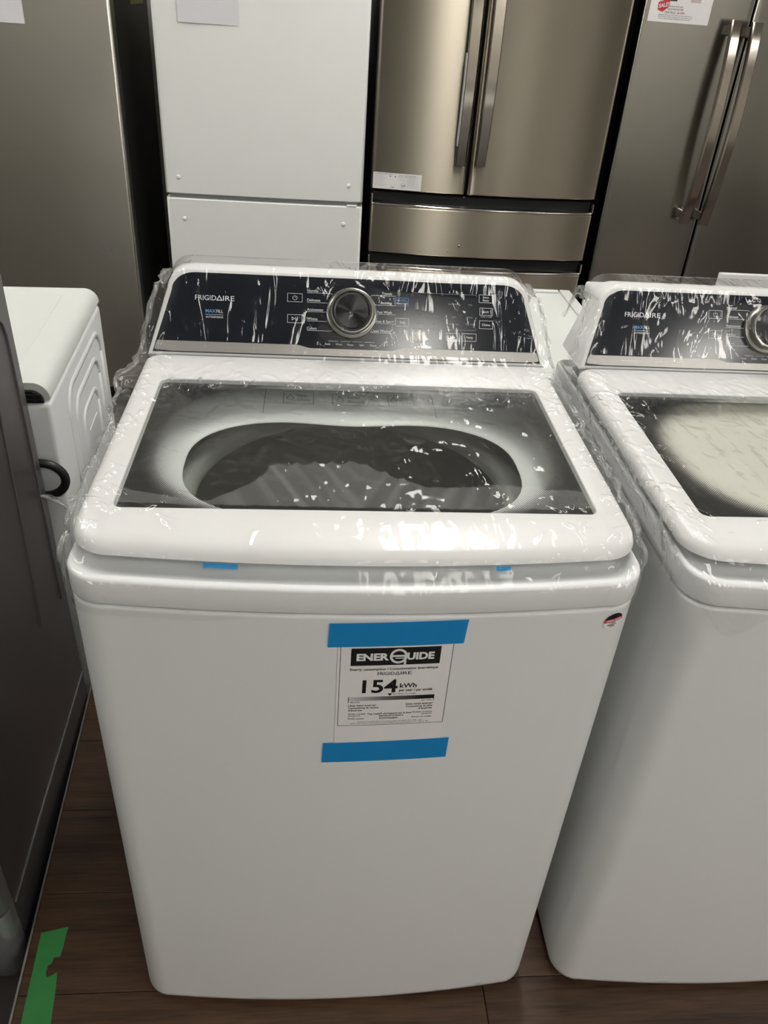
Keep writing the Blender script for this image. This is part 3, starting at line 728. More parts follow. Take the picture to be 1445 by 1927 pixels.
put_text(Wt, 'ENER', 0.142, 0.432, -0.243, 0.080, f2, 0.045); put_text(Wt, 'UIDE', 0.592, 0.838, -0.243, 0.080, f2, 0.045)
gx, gy = 0.517, -0.200
line(Wt, [(gx+0.068*math.cos(a), gy+0.068*math.sin(a)) for a in [PI*0.12+PI*1.78*i/26 for i in range(27)]], 0.022, f2)
line(Wt, [(0.47, -0.197), (0.585, -0.197)], 0.020, f2); line(Wt, [(0.578, -0.21), (0.578, -0.282)], 0.022, f2)
line(Wt, [(0.495, -0.222), (0.575, -0.222)], 0.010, f2)
Wt.build('white_print', 'print_white', sheet, smooth=False)
def grad_mat():
    m = bpy.data.materials.new('grey_scale_print'); t, N, L = nt(m); b = N['Principled BSDF']; b.inputs['Roughness'].default_value = 0.5
    tc = N.new('ShaderNodeTexCoord'); sx = N.new('ShaderNodeSeparateXYZ'); L.new(tc.outputs['Generated'], sx.inputs[0])
    cr = N.new('ShaderNodeValToRGB'); e = cr.color_ramp.elements; e[0].color = (0.6, 0.6, 0.6, 1); e[1].position = 0.85; e[1].color = (0.006, 0.006, 0.007, 1); k = e.new(0.4); k.color = (0.17, 0.17, 0.17, 1)
    L.new(sx.outputs[0], cr.inputs[0]); L.new(cr.outputs[0], b.inputs['Base Color']); return m
gb = MB(); quad(gb, 0.090, 0.885, -0.702, -0.656, fp, 16, 1); gb.build('grey_scale_bar', grad_mat(), sheet, smooth=False)

tag(curved_patch('blue_tape', 'blue', ((-0.0405, 0.8745), (0.1235, 0.8790), (0.1255, 0.9165), (-0.0390, 0.9120)), 0.0018), 'blue tape strip holding the top of the energy sheet', 'tape', 'blue tapes on the middle washer')
tag(curved_patch('blue_tape', 'blue', ((-0.0435, 0.6660), (0.1235, 0.6715), (0.1238, 0.7100), (-0.0425, 0.7040)), 0.0018), 'blue tape strip holding the bottom of the energy sheet', 'tape', 'blue tapes on the middle washer')
def lid_tape(x0, x1, lab):
    mb = MB(); rings = []
    for x in (x0, x1):
        yo = BOW*(x/0.343)**2
        pr = [(0.0345+yo, 0.9668), (0.0325+yo, 0.9650), (0.0305+yo, 0.9630)]
        rings.append([(x, y-0.0002, z) for y, z in pr]+[(x, y-0.0008, z+0.0003) for y, z in pr[::-1]])
    mb.loft(rings)
    return tag(mb.build('blue_tape', 'blue', smooth=False), lab, 'tape', 'blue tapes on the middle washer')
lid_tape(-0.186, -0.146, 'longer piece of blue tape under the lid lip, left of centre')
lid_tape(0.158, 0.176, 'short piece of blue tape under the lid lip, right of centre')

# open box sticker: a black arch with a red band
st_ = thing('round_sticker', 'small black and red arched sticker at the top right of the washer front', 'sticker', (0, 0, 0))
SX, SZ, SR = 0.3105, 0.9005, 0.0122
def sfn(off): return lambda u, v: (SX+u, surf_y(SX+u)-off, SZ+v+0.30*u*0.4)
disc = MB(); n = 28
disc.add([sfn(0.0006)(0, 0)]+[sfn(0.0006)(SR*1.06*math.cos(2*PI*i/n), SR*1.1*math.sin(2*PI*i/n)) for i in range(n)], [(0, 1+i, 1+(i+1) % n) for i in range(n)])
disc.build('sticker_disc', 'paper', st_, smooth=False)
ar = MB(); pts = [(SR*math.cos(PI*i/16), 0.000+SR*math.sin(PI*i/16)) for i in range(17)]
ar.add([sfn(0.0009)(0, 0.001)]+[sfn(0.0009)(*p) for p in pts], [(0, 1+i, 2+i) for i in range(16)])
ar.build('black_arch', 'print_black', st_, smooth=False)
rd = MB(); quad(rd, -SR, SR, -0.0012, 0.0040, sfn(0.0011), 8, 1); rd.build('red_band', 'print_red', st_, smooth=False)
tx = MB(); put_text(tx, 'OPEN BOX', -0.0098, 0.0105, 0.0000, 0.0030, sfn(0.0013), 0.03); tx.build('white_lettering', 'print_white', st_, smooth=False)
tx = MB(); put_text(tx, '1 YEAR', -0.0045, 0.0035, -0.0040, 0.0020, sfn(0.0009), 0.02); put_text(tx, 'WARRANTY', -0.0070, 0.0055, -0.0068, 0.0021, sfn(0.0009), 0.03); put_text(tx, 'LTD', -0.0030, 0.0030, -0.0096, 0.0021, sfn(0.0009), 0.03); tx.build('black_lettering', 'print_black', st_, smooth=False)

# ------------------------------------------------------------------ clear plastic film over lid and console
def film_sheet(name, label, ox, seed, amp, kind):
    path = [(0.708, 1.080), (0.705, 1.122), (0.690, 1.1285), (0.655, 1.1300), (0.6405, 1.1250), (0.6300, 1.1020), (0.6140, 1.0740), (0.5970, 1.0460), (0.5815, 1.0200), (0.5735, 1.0085), (0.556, 1.000), (0.52, 0.9985), (0.48, 0.9975), (0.40, 0.9965), (0.30, 0.9950), (0.20, 0.9937), (0.12, 0.9926), (0.085, 0.9923), (0.058, 0.9905), (0.042, 0.9855), (0.032, 0.9770), (0.026, 0.968), (0.016, 0.9640), (0.002, 0.9615), (-0.0045, 0.955), (-0.0055, 0.945), (-0.0055, 0.934), (-0.006, 0.915), (-0.007, 0.885)]
    P = [Vector((0, y, z)) for y, z in path]
    seg = [0]
    for a, b in zip(P[:-1], P[1:]): seg.append(seg[-1]+(b-a).length)
    def at(s):
        for i in range(len(seg)-1):
            if s <= seg[i+1]: return P[i].lerp(P[i+1], (s-seg[i])/(seg[i+1]-seg[i]))
        return P[-1]
    TOT = seg[-1]
    def halfw(y, z):
        if y > 0.575:
            k = min(1, max(0, (z-1.0)/0.12)); return 0.344-0.036*k
        return 0.346
    NS, NU = 430, 470
    mb = MB(); crum = []; haze = []; loose = []
    nz = lambda x, y, sc_, o: noise.noise(Vector((x*sc_+seed*3.1, y*sc_+o, seed)))
    cling = [(-0.302, 0.16), (-0.284, 0.150), (-0.246, 0.140), (-0.193, 0.127), (-0.171, 0.143), (-0.142, 0.166), (-0.127, 0.187), (-0.118, 0.219), (-0.082, 0.221), (-0.025, 0.226), (-0.006, 0.231), (0.011, 0.223), (0.031, 0.207), (0.058, 0.186), (0.086, 0.168), (0.141, 0.172), (0.197, 0.179), (0.24, 0.168), (0.302, 0.165)]
    def cl(x):
        for (a, b) in zip(cling[:-1], cling[1:]):
            if a[0] <= x <= b[0]:
                k = (x-a[0])/(b[0]-a[0]); v = a[1]*(1-k)+b[1]*k; break
        else: return 0.12
        if -0.135 < x < 0.06: v += 0.010*(abs(math.sin((x+0.13)*PI/0.0235)))**0.5*-1+0.006
        return v
    end_front = lambda x: TOT-0.030-0.012*(nz(x, 0, 9, 3))-0.018*(0.5+0.5*math.sin(x*9+seed)) if kind == 1 else TOT-0.045+0.045*math.exp(-((x+0.285)/0.035)**2)-0.012*abs(nz(x, 0, 14, 5))
    rnd = random.Random(seed*17+3)
    s_of = lambda yy: min(range(len(P)), key=lambda k: abs(P[k].y-yy)+(1 if P[k].z < 0.98 else 0))
    hmap = {}
    cstep, sstep = 0.80/NU, end_front(0)/NS
    def crease(x0, s0, ang, ln, bend, sg, hh):
        n_ = max(4, int(ln/0.001)); x, s_ = x0, s0
        for q in range(n_):
            a = ang+bend*(q/n_-0.5); x += math.cos(a)*ln/n_; s_ += math.sin(a)*ln/n_
            tp = math.sin(PI*(q+0.5)/n_)**0.6
            ci, cj = (x+0.40)/cstep, s_/sstep; ri, rj = int(2.6*sg/cstep)+1, int(2.6*sg/sstep)+1
            for jj in range(int(cj)-rj, int(cj)+rj+1):
                for ii in range(int(ci)-ri, int(ci)+ri+1):
                    r2_ = ((ii-ci)*cstep)**2+((jj-cj)*sstep)**2
                    v = hh*tp*math.exp(-r2_/(2*sg*sg))
                    if v > hmap.get((jj, ii), 0): hmap[(jj, ii)] = v
    S_top, S_hinge, S_gb, S_gf, S_nose = seg[4], seg[9], seg[11], seg[15], seg[19]
    U = rnd.uniform
    for k in range(46 if kind == 1 else 40):         # console face: long slanting folds
        xx = U(-0.30, 0.30) if k % 3 else U(0.05, 0.29)
        crease(xx, U(S_top, S_hinge-0.02), U(0.5, 1.9) if k % 4 else U(-0.3, 0.4), U(0.015, 0.055), U(-0.9, 0.9), U(0.0018, 0.0034), U(0.0012, 0.0026))
    for k in range(52):                              # behind the glass edge: short folds
        crease(U(-0.29, 0.30), S_gb+U(0.0, 0.075), U(0.7, 2.4), U(0.010, 0.042), U(-1.2, 1.2), U(0.0016, 0.0028), U(0.0012, 0.0026))
    for k in range(20):                              # over the glass
        crease(U(-0.29, 0.30), U(S_gb+0.06, S_gf-0.02), U(0, PI), U(0.006, 0.035), U(-0.8, 0.8), U(0.0014, 0.0024), U(0.0006, 0.0016))
    for k in range(26 if kind == 1 else 50):         # fanned pulls towards the front edge of the glass
        xx = U(-0.28, 0.16) if kind == 1 else U(-0.28, 0.28); crease(xx, S_gf-U(0.045, 0.10), PI/2+(-xx-0.05)*1.2+U(-0.12, 0.12), U(0.04, 0.09), U(-0.3, 0.3), U(0.0022, 0.0045), U(0.0006, 0.0013))
    for k in range(210):                             # crushed sides and corners
        sd = rnd.choice((-1, 1)); crease(sd*U(0.305, 0.385), U(S_hinge, S_nose+0.03), U(0, PI), U(0.008, 0.035), U(-1.5, 1.5), U(0.0015, 0.0026), U(0.0016, 0.0046))
    if kind == 2:                                    # corner hanging down the front
        for k in range(34): crease(U(-0.335, -0.22), U(seg[22], TOT-0.01), U(0.3, 2.8), U(0.012, 0.05), U(-1, 1), U(0.0016, 0.003), U(0.001, 0.003))
    for k in range(44):                              # pulled corners of the front
        sd = rnd.choice((-1, 1, 1)); crease(sd*U(0.22, 0.345), U(S_gf+0.03, seg[25]), U(0, PI), U(0.008, 0.04), U(-1.2, 1.2), U(0.0014, 0.0026), U(0.0012, 0.0034))
    for k in range(26):                              # front lip
        crease(U(-0.33, 0.33), U(S_gf+0.02, S_nose+0.03), U(-0.5, 0.5) if k % 2 else U(0.6, 2.4), U(0.008, 0.045), U(-1, 1), U(0.0016, 0.003), U(0.0005, 0.0015))
    for k in range(24):                              # strip between console and glass
        crease(U(-0.33, 0.33), U(S_hinge, S_gb), U(0, PI), U(0.01, 0.05), U(-1, 1), U(0.0016, 0.003), U(0.0005, 0.0014))
    for j in range(NS+1):
        for i in range(NU+1):
            uu = -1+2*i/NU
            xg = uu*0.40
            s = (TOT*0.0+(end_front(max(-0.34, min(0.34, xg))))*j/NS)
            p = at(s); q = at(min(TOT, s+0.004)); tn = (q-p).normalized() if (q-p).length > 1e-6 else Vector((0, 0, -1))
            nrm = Vector((0, tn.z, -tn.y))
            hw = halfw(p.y, p.z)
            onlid = p.y < 0.56 and p.z > 0.98
            side = -1 if xg < 0 else 1
            over = max(0, abs(xg)-hw)
            edge = min(1, max(0, (abs(xg)-hw+0.03)/0.03))
            y, z = p.y, p.z
            if y < 0.14:
                k = min(1, (0.14-y)/0.08); y += surf_y(max(-0.343, min(0.343, xg)))*k if abs(xg) > 0 else 0
            a_ = amp*(1.0+1.6*edge)
            if onlid and abs(xg) < 0.30 and 0.125 < p.y < 0.475: a_ *= 1.5
            if p.y > 0.575: a_ *= 1.2
            rear = max(0, 1-abs(p.y-0.452)/0.045) if onlid and abs(xg) < 0.30 else 0
            fx = min(abs(xg), hw+0.0015)*side
            rid = (0.5-abs(nz(xg, s, 11, 1)))*1.0+(0.5-abs(nz(xg*1.6, s*0.7, 24, 7)))*0.55+0.25*nz(xg, s, 60, 2)
            d = 0.0012+a_*max(0, rid-0.25)+0.0045*rear*abs(nz(xg*1.5, s*0.8, 34, 13))
            d += hmap.get((j, i), 0)
            # tented over the dial
            if p.y > 0.575:
                v = (Vector((0, p.y, p.z))-CP0).dot(CE); rd_ = math.hypot(xg, v-0.0757)
                k = max(0, 1-max(0, rd_-0.040)/0.035)
                d = max(d, 0.0035)+0.026*(k*k*(3-2*k))
            px, py, pz = fx, y+nrm.y*d, z+nrm.z*d
            if over > 0:
                lim = (0.018+0.022*abs(nz(0, s, 12, 9))) if kind == 1 else (0.05+0.03*abs(nz(0, s, 12, 9)))
                ov = min(over, lim)
                bul = 0.004+0.012*abs(nz(over, s, 22, 4))+0.006*nz(over*3, s, 55, 6)
                if kind == 1 and side < 0:
                    bul += 0.024*math.exp(-((p.y-0.50)/0.035)**2)*(1 if p.y < 0.57 else 0)+0.010*math.exp(-((p.y-0.42)/0.05)**2)
                k = min(1, ov/0.012)
                px = side*(hw+0.0015+max(0.002, bul)*k+(min(0.344-hw, ov*0.26) if p.y > 0.575 else 0))
                pz = pz-ov*0.75+0.004*nz(over, s, 40, 8)
                if p.z < 0.98: pz += ov*0.75; py += ov*0.7
                if kind == 1 and side < 0:      # loose flap at the front left corner
                    f_ = math.exp(-((p.y-0.105)/0.022)**2)*(1 if p.z > 0.985 else 0)
                    px -= f_*(ov*0.7+0.012*k); pz += f_*ov*0.75
                a_ *= 1.5
            if p.y > 0.575:
                tt = min(1, max(0, (abs(px)-0.262)/0.046)); pz = min(pz, 1.1275+d*0.6-0.030*(1-math.sqrt(1-tt*tt)))
            mb.v.append((px, py, pz))
            c = 0.26+0.75*edge+(0.24 if p.y > 0.575 else 0)
            cc = 0.0
            if p.y > 0.575 and rd_ < 0.05: c = 0.10
            if onlid and abs(xg) < 0.3 and 0.12 < p.y < 0.482:
                if kind == 1 and p.y < cl(xg): cc = 0.07+0.09*max(0, nz(xg*7+p.y*3*(1 if xg < 0 else -1), p.y*0.5, 10, 3)); c = 0.20
                elif kind == 1: c = 0.20+0.25*max(0, nz(xg, p.y, 8, 11))*2*(1 if p.y > 0.40 else 0.6)
                else: c = 0.5
                if kind == 1: c += 1.3*min(1, max(0, (p.y-0.40)/0.05))
            if p.z < 0.925: c += 0.5
            loose.append(1.0 if p.y > 0.118 or abs(xg) > 0.30 or p.z < 0.94 else min(1.0, 0.42+hmap.get((j, i), 0)/0.0007))
            crum.append(c); haze.append((0.004 if p.y > 0.58 else 0.012)+0.08*edge*(0.5+abs(nz(xg, s, 30, 12)))+cc)
    W = NU+1
    for j in range(NS):
        for i in range(NU):
            mb.f.append((j*W+i, (j+1)*W+i, (j+1)*W+i+1, j*W+i+1))
    o = mb.build(name, film('clear_film_%d' % seed, seed), None, angle=180)
    for nm, vals in (('crumple', crum), ('haze', haze), ('loose', loose)):
        a = o.data.attributes.new(nm, 'FLOAT', 'POINT'); a.data.foreach_set('value', vals)
    o.location.x = ox
    return tag(o, label, 'plastic film', 'clear films over the washers')
film_sheet('plastic_film', 'crinkled clear plastic film over the lid and console of the middle washer', 0.0, 1, 0.0026, 1)
film_sheet('plastic_film', 'crinkled clear plastic film over the washer at the right edge, corner hanging down its front', 0.743, 2, 0.0030, 2)

# ------------------------------------------------------------------ graphite machine at the left edge
gr = thing('laundry_machine', 'dark grey metallic laundry machine at the left edge beside the green tape', 'washer', (-0.620, 0.755, FLOOR), math.radians(2.3))
# local: right side at x = 0, back at y = 0, front towards -y; floor at z = 0
D = -0.60
MB().rbox(-0.686, 0.0, D, 0.0, 0.012, 1.172, 0.006, 2).build('cabinet', 'graphite', gr)
MB().rbox(-0.686, 0.001, D+0.42, 0.001, 1.174, 1.232, 0.018, 4).build('console_end_cap', 'graphite_light', gr)
def front_panel(z0, z1, dy, name, mat):
    oo = [(-0.686+0.0, D-0.002)]
    prof = [(-0.686, D-0.002), (-0.686, D-0.045-dy), (-0.03, D-0.045-dy)]+[(-0.03+0.03*math.sin(PI/2*i/6), D-0.015-dy-0.03*math.cos(PI/2*i/6)) for i in range(1, 7)]+[(0.0, D-0.002)]
    MB().loft([[(x*0.995-0.001, y+0.003, z0) for x, y in prof], [(x, y, z0+0.006) for x, y in prof], [(x, y, z1-0.006) for x, y in prof], [(x*0.995-0.001, y+0.003, z1) for x, y in prof]]).build(name, mat, gr, angle=50)
front_panel(0.205, 1.172, 0.0, 'front_panel', 'graphite_light')
front_panel(0.015, 0.199, 0.0, 'kick_panel', 'graphite_light')
for sx in (-0.62, -0.06):
    for sy in (D+0.05, -0.06): MB().lathe([(0.02, 0), (0.02, 0.008), (0.011, 0.009), (0.011, 0.02)], 16, True, True).build('leveling_foot', 'dark_rubber', gr, fn=lambda p: (p[0]+sx, p[1]+sy, p[2]+0.0003))
MB().tube([(0.0002, D+0.004, 0.185), (0.0002, -0.004, 0.183)], 0.0022, 6).build('side_seam', 'graphite_light', gr)
def rib(pts, r, name='side_rib', mat='graphite'):
    return MB().tube([(0.0, y, z) for y, z in pts], r, 8).build(name, mat, gr)
rib([(-0.25, 1.12), (-0.075, 1.11), (-0.052, 1.09), (-0.042, 1.06), (-0.040, 0.90), (-0.042, 0.6), (-0.045, 0.45)], 0.0035)
rib([(-0.25, 1.04), (-0.175, 1.02), (-0.155, 0.97), (-0.170, 0.73), (-0.19, 0.5)], 0.0035)

# ------------------------------------------------------------------ white machine behind it, its back towards us
wb = thing('laundry_machine', 'white machine with ribbed side panel and black hose standing behind the dark grey machine', 'washer', (-0.595, 0.802, FLOOR-0.0), math.radians(3.6))
MB().rbox(-0.60, 0.0, 0.0, 0.60, 0.015, 0.885, 0.010, 3).build('cabinet', 'enamel', wb)
pr = [(-0.60, 0.889), (-0.008, 0.889)]+[(-0.034+0.034*math.cos(a), 0.893+0.034*math.sin(a)) for a in [PI/2*i/8 for i in range(9)]]+[(-0.60, 0.927)]
MB().loft([[(x, y, z) for x, z in pr] for y in (0.010, 0.60)]).build('worktop', 'worktop', wb, angle=40)
MB().rbox(-0.52, -0.075, 0.10, 0.54, 0.926, 0.9285, 0.001, 1).build('top_panel', 'worktop', wb)
prk = [(-0.598, 0.886), (-0.012, 0.886)]+[(-0.038+0.026*math.cos(a), 0.889+0.023*math.sin(a)) for a in [PI/2*i/8 for i in range(9)]]+[(-0.598, 0.912)]
br = MB().loft([[(x, y, z) for x, z in prk] for y in (0.002, 0.0098)]).build('rear_bracket', 'dark_void', wb, angle=40)
gmb = MB()
for z in (0.893, 0.903): gmb.box(-0.10, -0.014, -0.001, 0.002, z, z+0.003)
for x in (-0.09, -0.06, -0.03): gmb.box(x, x+0.003, -0.001, 0.002, 0.887, 0.910)
gmb.build('bracket_grid', 'dark_side', wb, smooth=False)
def wrib(pts, r=0.006):
    sm = []
    for k in range(len(pts)-1):
        for i in range(4):
            f = i/4; sm.append((0.0005, pts[k][0]*(1-f)+pts[k+1][0]*f, pts[k][1]*(1-f)+pts[k+1][1]*f))
    sm.append((0.0005, *pts[-1]))
    o = MB().tube(sm, r, 8).build('side_rib', 'enamel', wb, fn=lambda p: (p[0]*0.55, p[1], p[2]), angle=180)
def ring_rib(y0, y1, z0, z1, rc, r):
    pts = []
    for cx, cz, a0 in ((y1-rc, z1-rc, 0), (y0+rc, z1-rc, PI/2), (y0+rc, z0+rc, PI), (y1-rc, z0+rc, 1.5*PI)):
        for i in range(7):
            a = a0+PI/2*i/6; pts.append((cx+rc*math.cos(a), cz+rc*math.sin(a)))
    wrib(pts+[pts[0]], r)
ring_rib(0.135, 0.535, 0.18, 0.845, 0.06, 0.008)
ring_rib(0.190, 0.480, 0.24, 0.795, 0.05, 0.008)
ring_rib(0.245, 0.425, 0.30, 0.735, 0.04, 0.007)
MB().rbox(-0.0, 0.0025, 0.285, 0.385, 0.36, 0.675, 0.001, 1).build('side_panel', 'enamel', wb)
hp = [(-0.038+0.046*math.cos(a), -0.018, 0.717+0.040*math.sin(a)) for a in [PI*0.85-PI*1.7*i/24 for i in range(25)]]
MB().tube(hp, 0.0095, 10).build('drain_hose', 'dark_rubber', wb, angle=180)
for sx in (-0.55, -0.05):
    for sy in (0.05, 0.55): MB().lathe([(0.02, 0), (0.02, 0.008), (0.011, 0.009), (0.011, 0.02)], 16, True, True).build('leveling_foot', 'dark_rubber', wb, fn=lambda p: (p[0]+sx, p[1]+sy, p[2]+0.0003))

# ------------------------------------------------------------------ white machines standing back to back behind the washers
def back_machine(name, label, x0, x1, y0, y1, zt, lip):
    t = thing(name, label, 'washer', (x0, y0, FLOOR)); W_ = x1-x0; Dp = y1-y0; H = zt-FLOOR
    MB().rbox(0, W_, 0, Dp, 0.015, H-0.045, 0.010, 3).build('cabinet', 'enamel', t)
    MB().rbox(-0.001, W_+0.001, -0.002, Dp+0.002, H-0.043, H, 0.008, 3).build('worktop', 'worktop', t)
    if lip:
        MB().rbox(W_-0.030, W_-0.002, 0.004, Dp-0.004, H, H+0.006, 0.0025, 2).build('top_ridge', 'worktop', t)
        MB().rbox(0.004, W_-0.034, Dp-0.02, Dp-0.004, H, H+0.006, 0.0025, 2).build('top_ridge', 'worktop', t)
    for sx in (0.05, W_-0.05):
        for sy in (0.05, Dp-0.05): MB().lathe([(0.02, 0), (0.02, 0.008), (0.011, 0.009), (0.011, 0.02)], 16, True, True).build('leveling_foot', 'dark_rubber', t, fn=lambda p: (p[0]+sx, p[1]+sy, p[2]+0.0003))
    return t
back_machine('laundry_machine', 'flat topped white machine standing just behind the middle washer', -0.060, 0.622, 0.80, 1.372, 0.88, True)
back_machine('laundry_machine', 'taller white machine behind the right washer, carrying a white card panel', 0.640, 1.330, 0.80, 1.312, 0.93, False)
ct = thing('card_panel', 'white card panel with faint pink outlines standing on the white machine', 'card', (0.861, 1.05, 0.9303))
MB().rbox(0, 0.46, 0, 0.014, 0, 0.107, 0.0012, 1).build('card_board', 'carton', ct)
pk = MB(); fc = lambda u, v: (u, -0.0006, v)
for ox in (0.043, 0.125, 0.21, 0.30):
    line(pk, [(ox+a*0.9, 0.070+b) for a, b in ((0.010, 0.0), (0.0, 0.004), (-0.004, 0.010), (0.000, 0.018), (0.004, 0.010), (0.010, 0.008), (0.009, 0.016), (0.010, 0.024), (0.015, 0.024), (0.016, 0.016), (0.016, 0.008), (0.022, 0.014), (0.027, 0.016), (0.026, 0.010), (0.020, 0.004), (0.024, 0.006), (0.028, 0.006), (0.022, -0.004), (0.010, 0.0))], 0.0012, fc)
pk.build('pink_print', 'print_pink', ct, smooth=False)

# ------------------------------------------------------------------ refrigerators along the back
YF = 2.5615
def bowed_slab(x0, x1, z0, z1, yf, depth, bulge, er=0.012, n=24, c=None, hw=None, ez=0.003):
    """a door skin whose face bulges; c and hw give the centre and half width of the whole bulge"""
    c = (x0+x1)/2 if c is None else c; hw = (x1-x0)/2 if hw is None else hw
    fy = lambda x: yf-bulge*(1-((x-c)/hw)**2)
    pts = []
    for i in range(5):
        a = PI+PI/2*i/4; pts.append((x0+er+er*math.cos(a), fy(x0+er)+er+er*math.sin(a)))
    for i in range(1, n): 
        x = x0+er+(x1-x0-2*er)*i/n; pts.append((x, fy(x)))
    for i in range(5):
        a = 1.5*PI+PI/2*i/4; pts.append((x1-er+er*math.cos(a), fy(x1-er)+er+er*math.sin(a)))
    pts += [(x1, yf+depth), (x0, yf+depth)]
    ins = lambda k: [(x+(k if x < (x0+x1)/2 else -k)*(1 if i in (0, 1, len(pts)-1, len(pts)-2) else 0.5), y+(k if y < yf+depth-1e-6 else 0)) for i, (x, y) in enumerate(pts)]
    p1 = [(x, y+ez if y < yf+depth-1e-6 else y) for x, y in pts]
    return MB().loft([[(x, y, z0) for x, y in p1], [(x, y, z0+ez) for x, y in pts], [(x, y, z1-ez) for x, y in pts], [(x, y, z1) for x, y in p1]])

# left: single door steel fridge
lf = thing('refrigerator', 'tall grey brushed steel refrigerator behind the white machine, single plain door', 'refrigerator', (0, 0, 0))
bowed_slab(-1.586, -0.776, 0.0, 1.74, YF, 0.06, 0.004).build('door', 'steel_left', lf, angle=40)
MB().rbox(-1.582, -0.780, YF+0.066, YF+0.72, FLOOR+0.0005, 1.74, 0.004, 1).build('cabinet', 'dark_side', lf)
MB().rbox(-1.57, -0.792, YF+0.058, YF+0.068, 0.0, 1.735, 0.002, 1).build('door_gasket', 'dark_void', lf)
MB().rbox(-1.55, -0.81, YF+0.03, YF+0.067, FLOOR+0.02, -0.01, 0.003, 1).build('kick_grille', 'dark_void', lf)
sf = MB()
for k in range(9):
    a = random.uniform(0, 1); cx = -0.905+0.055*a+random.uniform(-0.01, 0.01); cz = 0.595+random.uniform(-0.012, 0.012)
    line(sf, [(cx-0.008, cz+0.012), (cx+random.uniform(-0.002, 0.006), cz-0.004), (cx+0.006, cz-0.012)], 0.0015, lambda u, v: (u, YF-0.0045, v))
sm = sf.build('scuff_marks', 'print_grey', lf, smooth=False)
tag(MB().rbox(-1.36, -1.066, YF-0.0052, YF-0.0042, 1.351, 1.64, 0.0002, 1).build('paper_sheet', 'paper2', None, smooth=False), 'white paper sheet stuck on the grey steel refrigerator door', 'paper', 'paper sheets on the refrigerators')
tag(MB().rbox(-0.7805, -0.7795, 2.93, 3.19, 1.418, 1.62, 0.0003, 1).build('yellow_tape', 'yellow', None, smooth=False), 'yellow green tape on the dark side of the grey refrigerator', 'tape')
bpy.data.objects['yellow_tape'].location.x = 0.0012

# white fridge
wf = thing('refrigerator', 'white refrigerator with two plain doors, upper one above the middle washer', 'refrigerator', (0, 0, 0))
bowed_slab(-0.640, 0.117, 0.823, 1.74, YF, 0.06, 0.006, 0.010).build('upper_door', 'fridge_white', wf, angle=40)
bowed_slab(-0.640, 0.117, 0.0, 0.806, YF, 0.06, 0.006, 0.010).build('lower_door', 'fridge_white', wf, angle=40)
MB().rbox(-0.636, 0.113, YF+0.066, YF+0.72, FLOOR+0.0005, 1.74, 0.004, 1).build('cabinet', 'fridge_white', wf)
MB().rbox(-0.628, 0.105, YF+0.02, YF+0.068, 0.005, 1.73, 0.002, 1).build('door_gasket', 'graphite_light', wf)
MB().rbox(0.055, 0.095, YF-0.004, YF+0.02, 0.807, 0.812, 0.001, 1).build('hinge_plate', 'fridge_white', wf)
for x, z in ((-0.588, 0.883), (0.061, 0.883), (-0.575, 0.731), (0.045, 0.738)):
    yy = YF-0.006*(1-((x+0.2615)/0.3785)**2)
    MB().lathe([(0.0082, -0.001), (0.0082, 0.0016), (0.0066, 0.0032), (0.003, 0.0038)], 24, False, True).build('hole_plug', 'fridge_white', wf, fn=lambda p: (x+p[0], yy-p[2], z+p[1]), angle=80)
tag(MB().rbox(-0.550, -0.341, YF-0.0078, YF-0.0068, 1.389, 1.66, 0.0002, 1).build('paper_sheet', 'paper2', None, smooth=False), 'white paper sheet stuck on the white refrigerator door', 'paper', 'paper sheets on the refrigerators')

# bronze steel french door fridge
fd = thing('refrigerator', 'bronze toned steel french door refrigerator with two drawers below', 'refrigerator', (0, 0, 0))
FC, FH, FB = 0.599, 0.452, 0.036
fy = lambda x: YF-FB*(1-((x-FC)/FH)**2)
bowed_slab(0.149, 0.5125, 0.879, 1.74, YF, 0.07, FB, 0.014, c=FC, hw=FH).build('left_door', 'steel_mid', fd, angle=40)
bowed_slab(0.5205, 1.050, 0.879, 1.74, YF, 0.07, FB, 0.014, c=FC, hw=FH).build('right_door', 'steel_mid', fd, angle=40)
bowed_slab(0.151, 1.049, 0.637, 0.818, YF, 0.07, FB, 0.010, c=FC, hw=FH).build('upper_drawer', 'steel_mid', fd, angle=40)
bowed_slab(0.152, 1.048, 0.30, 0.575, YF, 0.07, FB, 0.010, c=FC, hw=FH).build('lower_drawer', 'steel_mid', fd, angle=40)
bowed_slab(0.152, 1.048, 0.0, 0.29, YF, 0.07, FB, 0.010, c=FC, hw=FH).build('bottom_drawer', 'steel_mid', fd, angle=40)
for z0, z1 in ((0.8175, 0.829), (0.5745, 0.586)):
    bowed_slab(0.152, 1.048, z0, z1, YF+0.0, 0.012, FB, 0.008, c=FC, hw=FH, ez=0.004).build('drawer_lip', 'chrome', fd, angle=60)
for z0, z1 in ((0.822, 0.866), (0.579, 0.626)):
    bowed_slab(0.158, 1.042, z0, z1, YF+0.030, 0.03, FB, 0.006, c=FC, hw=FH).build('drawer_pocket', 'dark_void', fd, angle=40)
    for x in (0.151, 1.043): MB().rbox(x, x+0.006, YF+0.0, YF+0.05, z0+0.004, z1-0.004, 0.001, 1).build('pocket_end', 'chrome', fd)
MB().rbox(0.153, 1.046, YF+0.072, YF+0.72, FLOOR+0.0005, 1.73, 0.004, 1).build('cabinet', 'dark_side', fd)
MB().rbox(0.160, 1.040, YF+0.060, YF+0.074, 0.0, 1.73, 0.002, 1).build('door_gasket', 'dark_void', fd)
MB().rbox(0.5135, 0.5195, YF+0.0, YF+0.06, 0.88, 1.73, 0.001, 1).build('mullion', 'dark_void', fd)
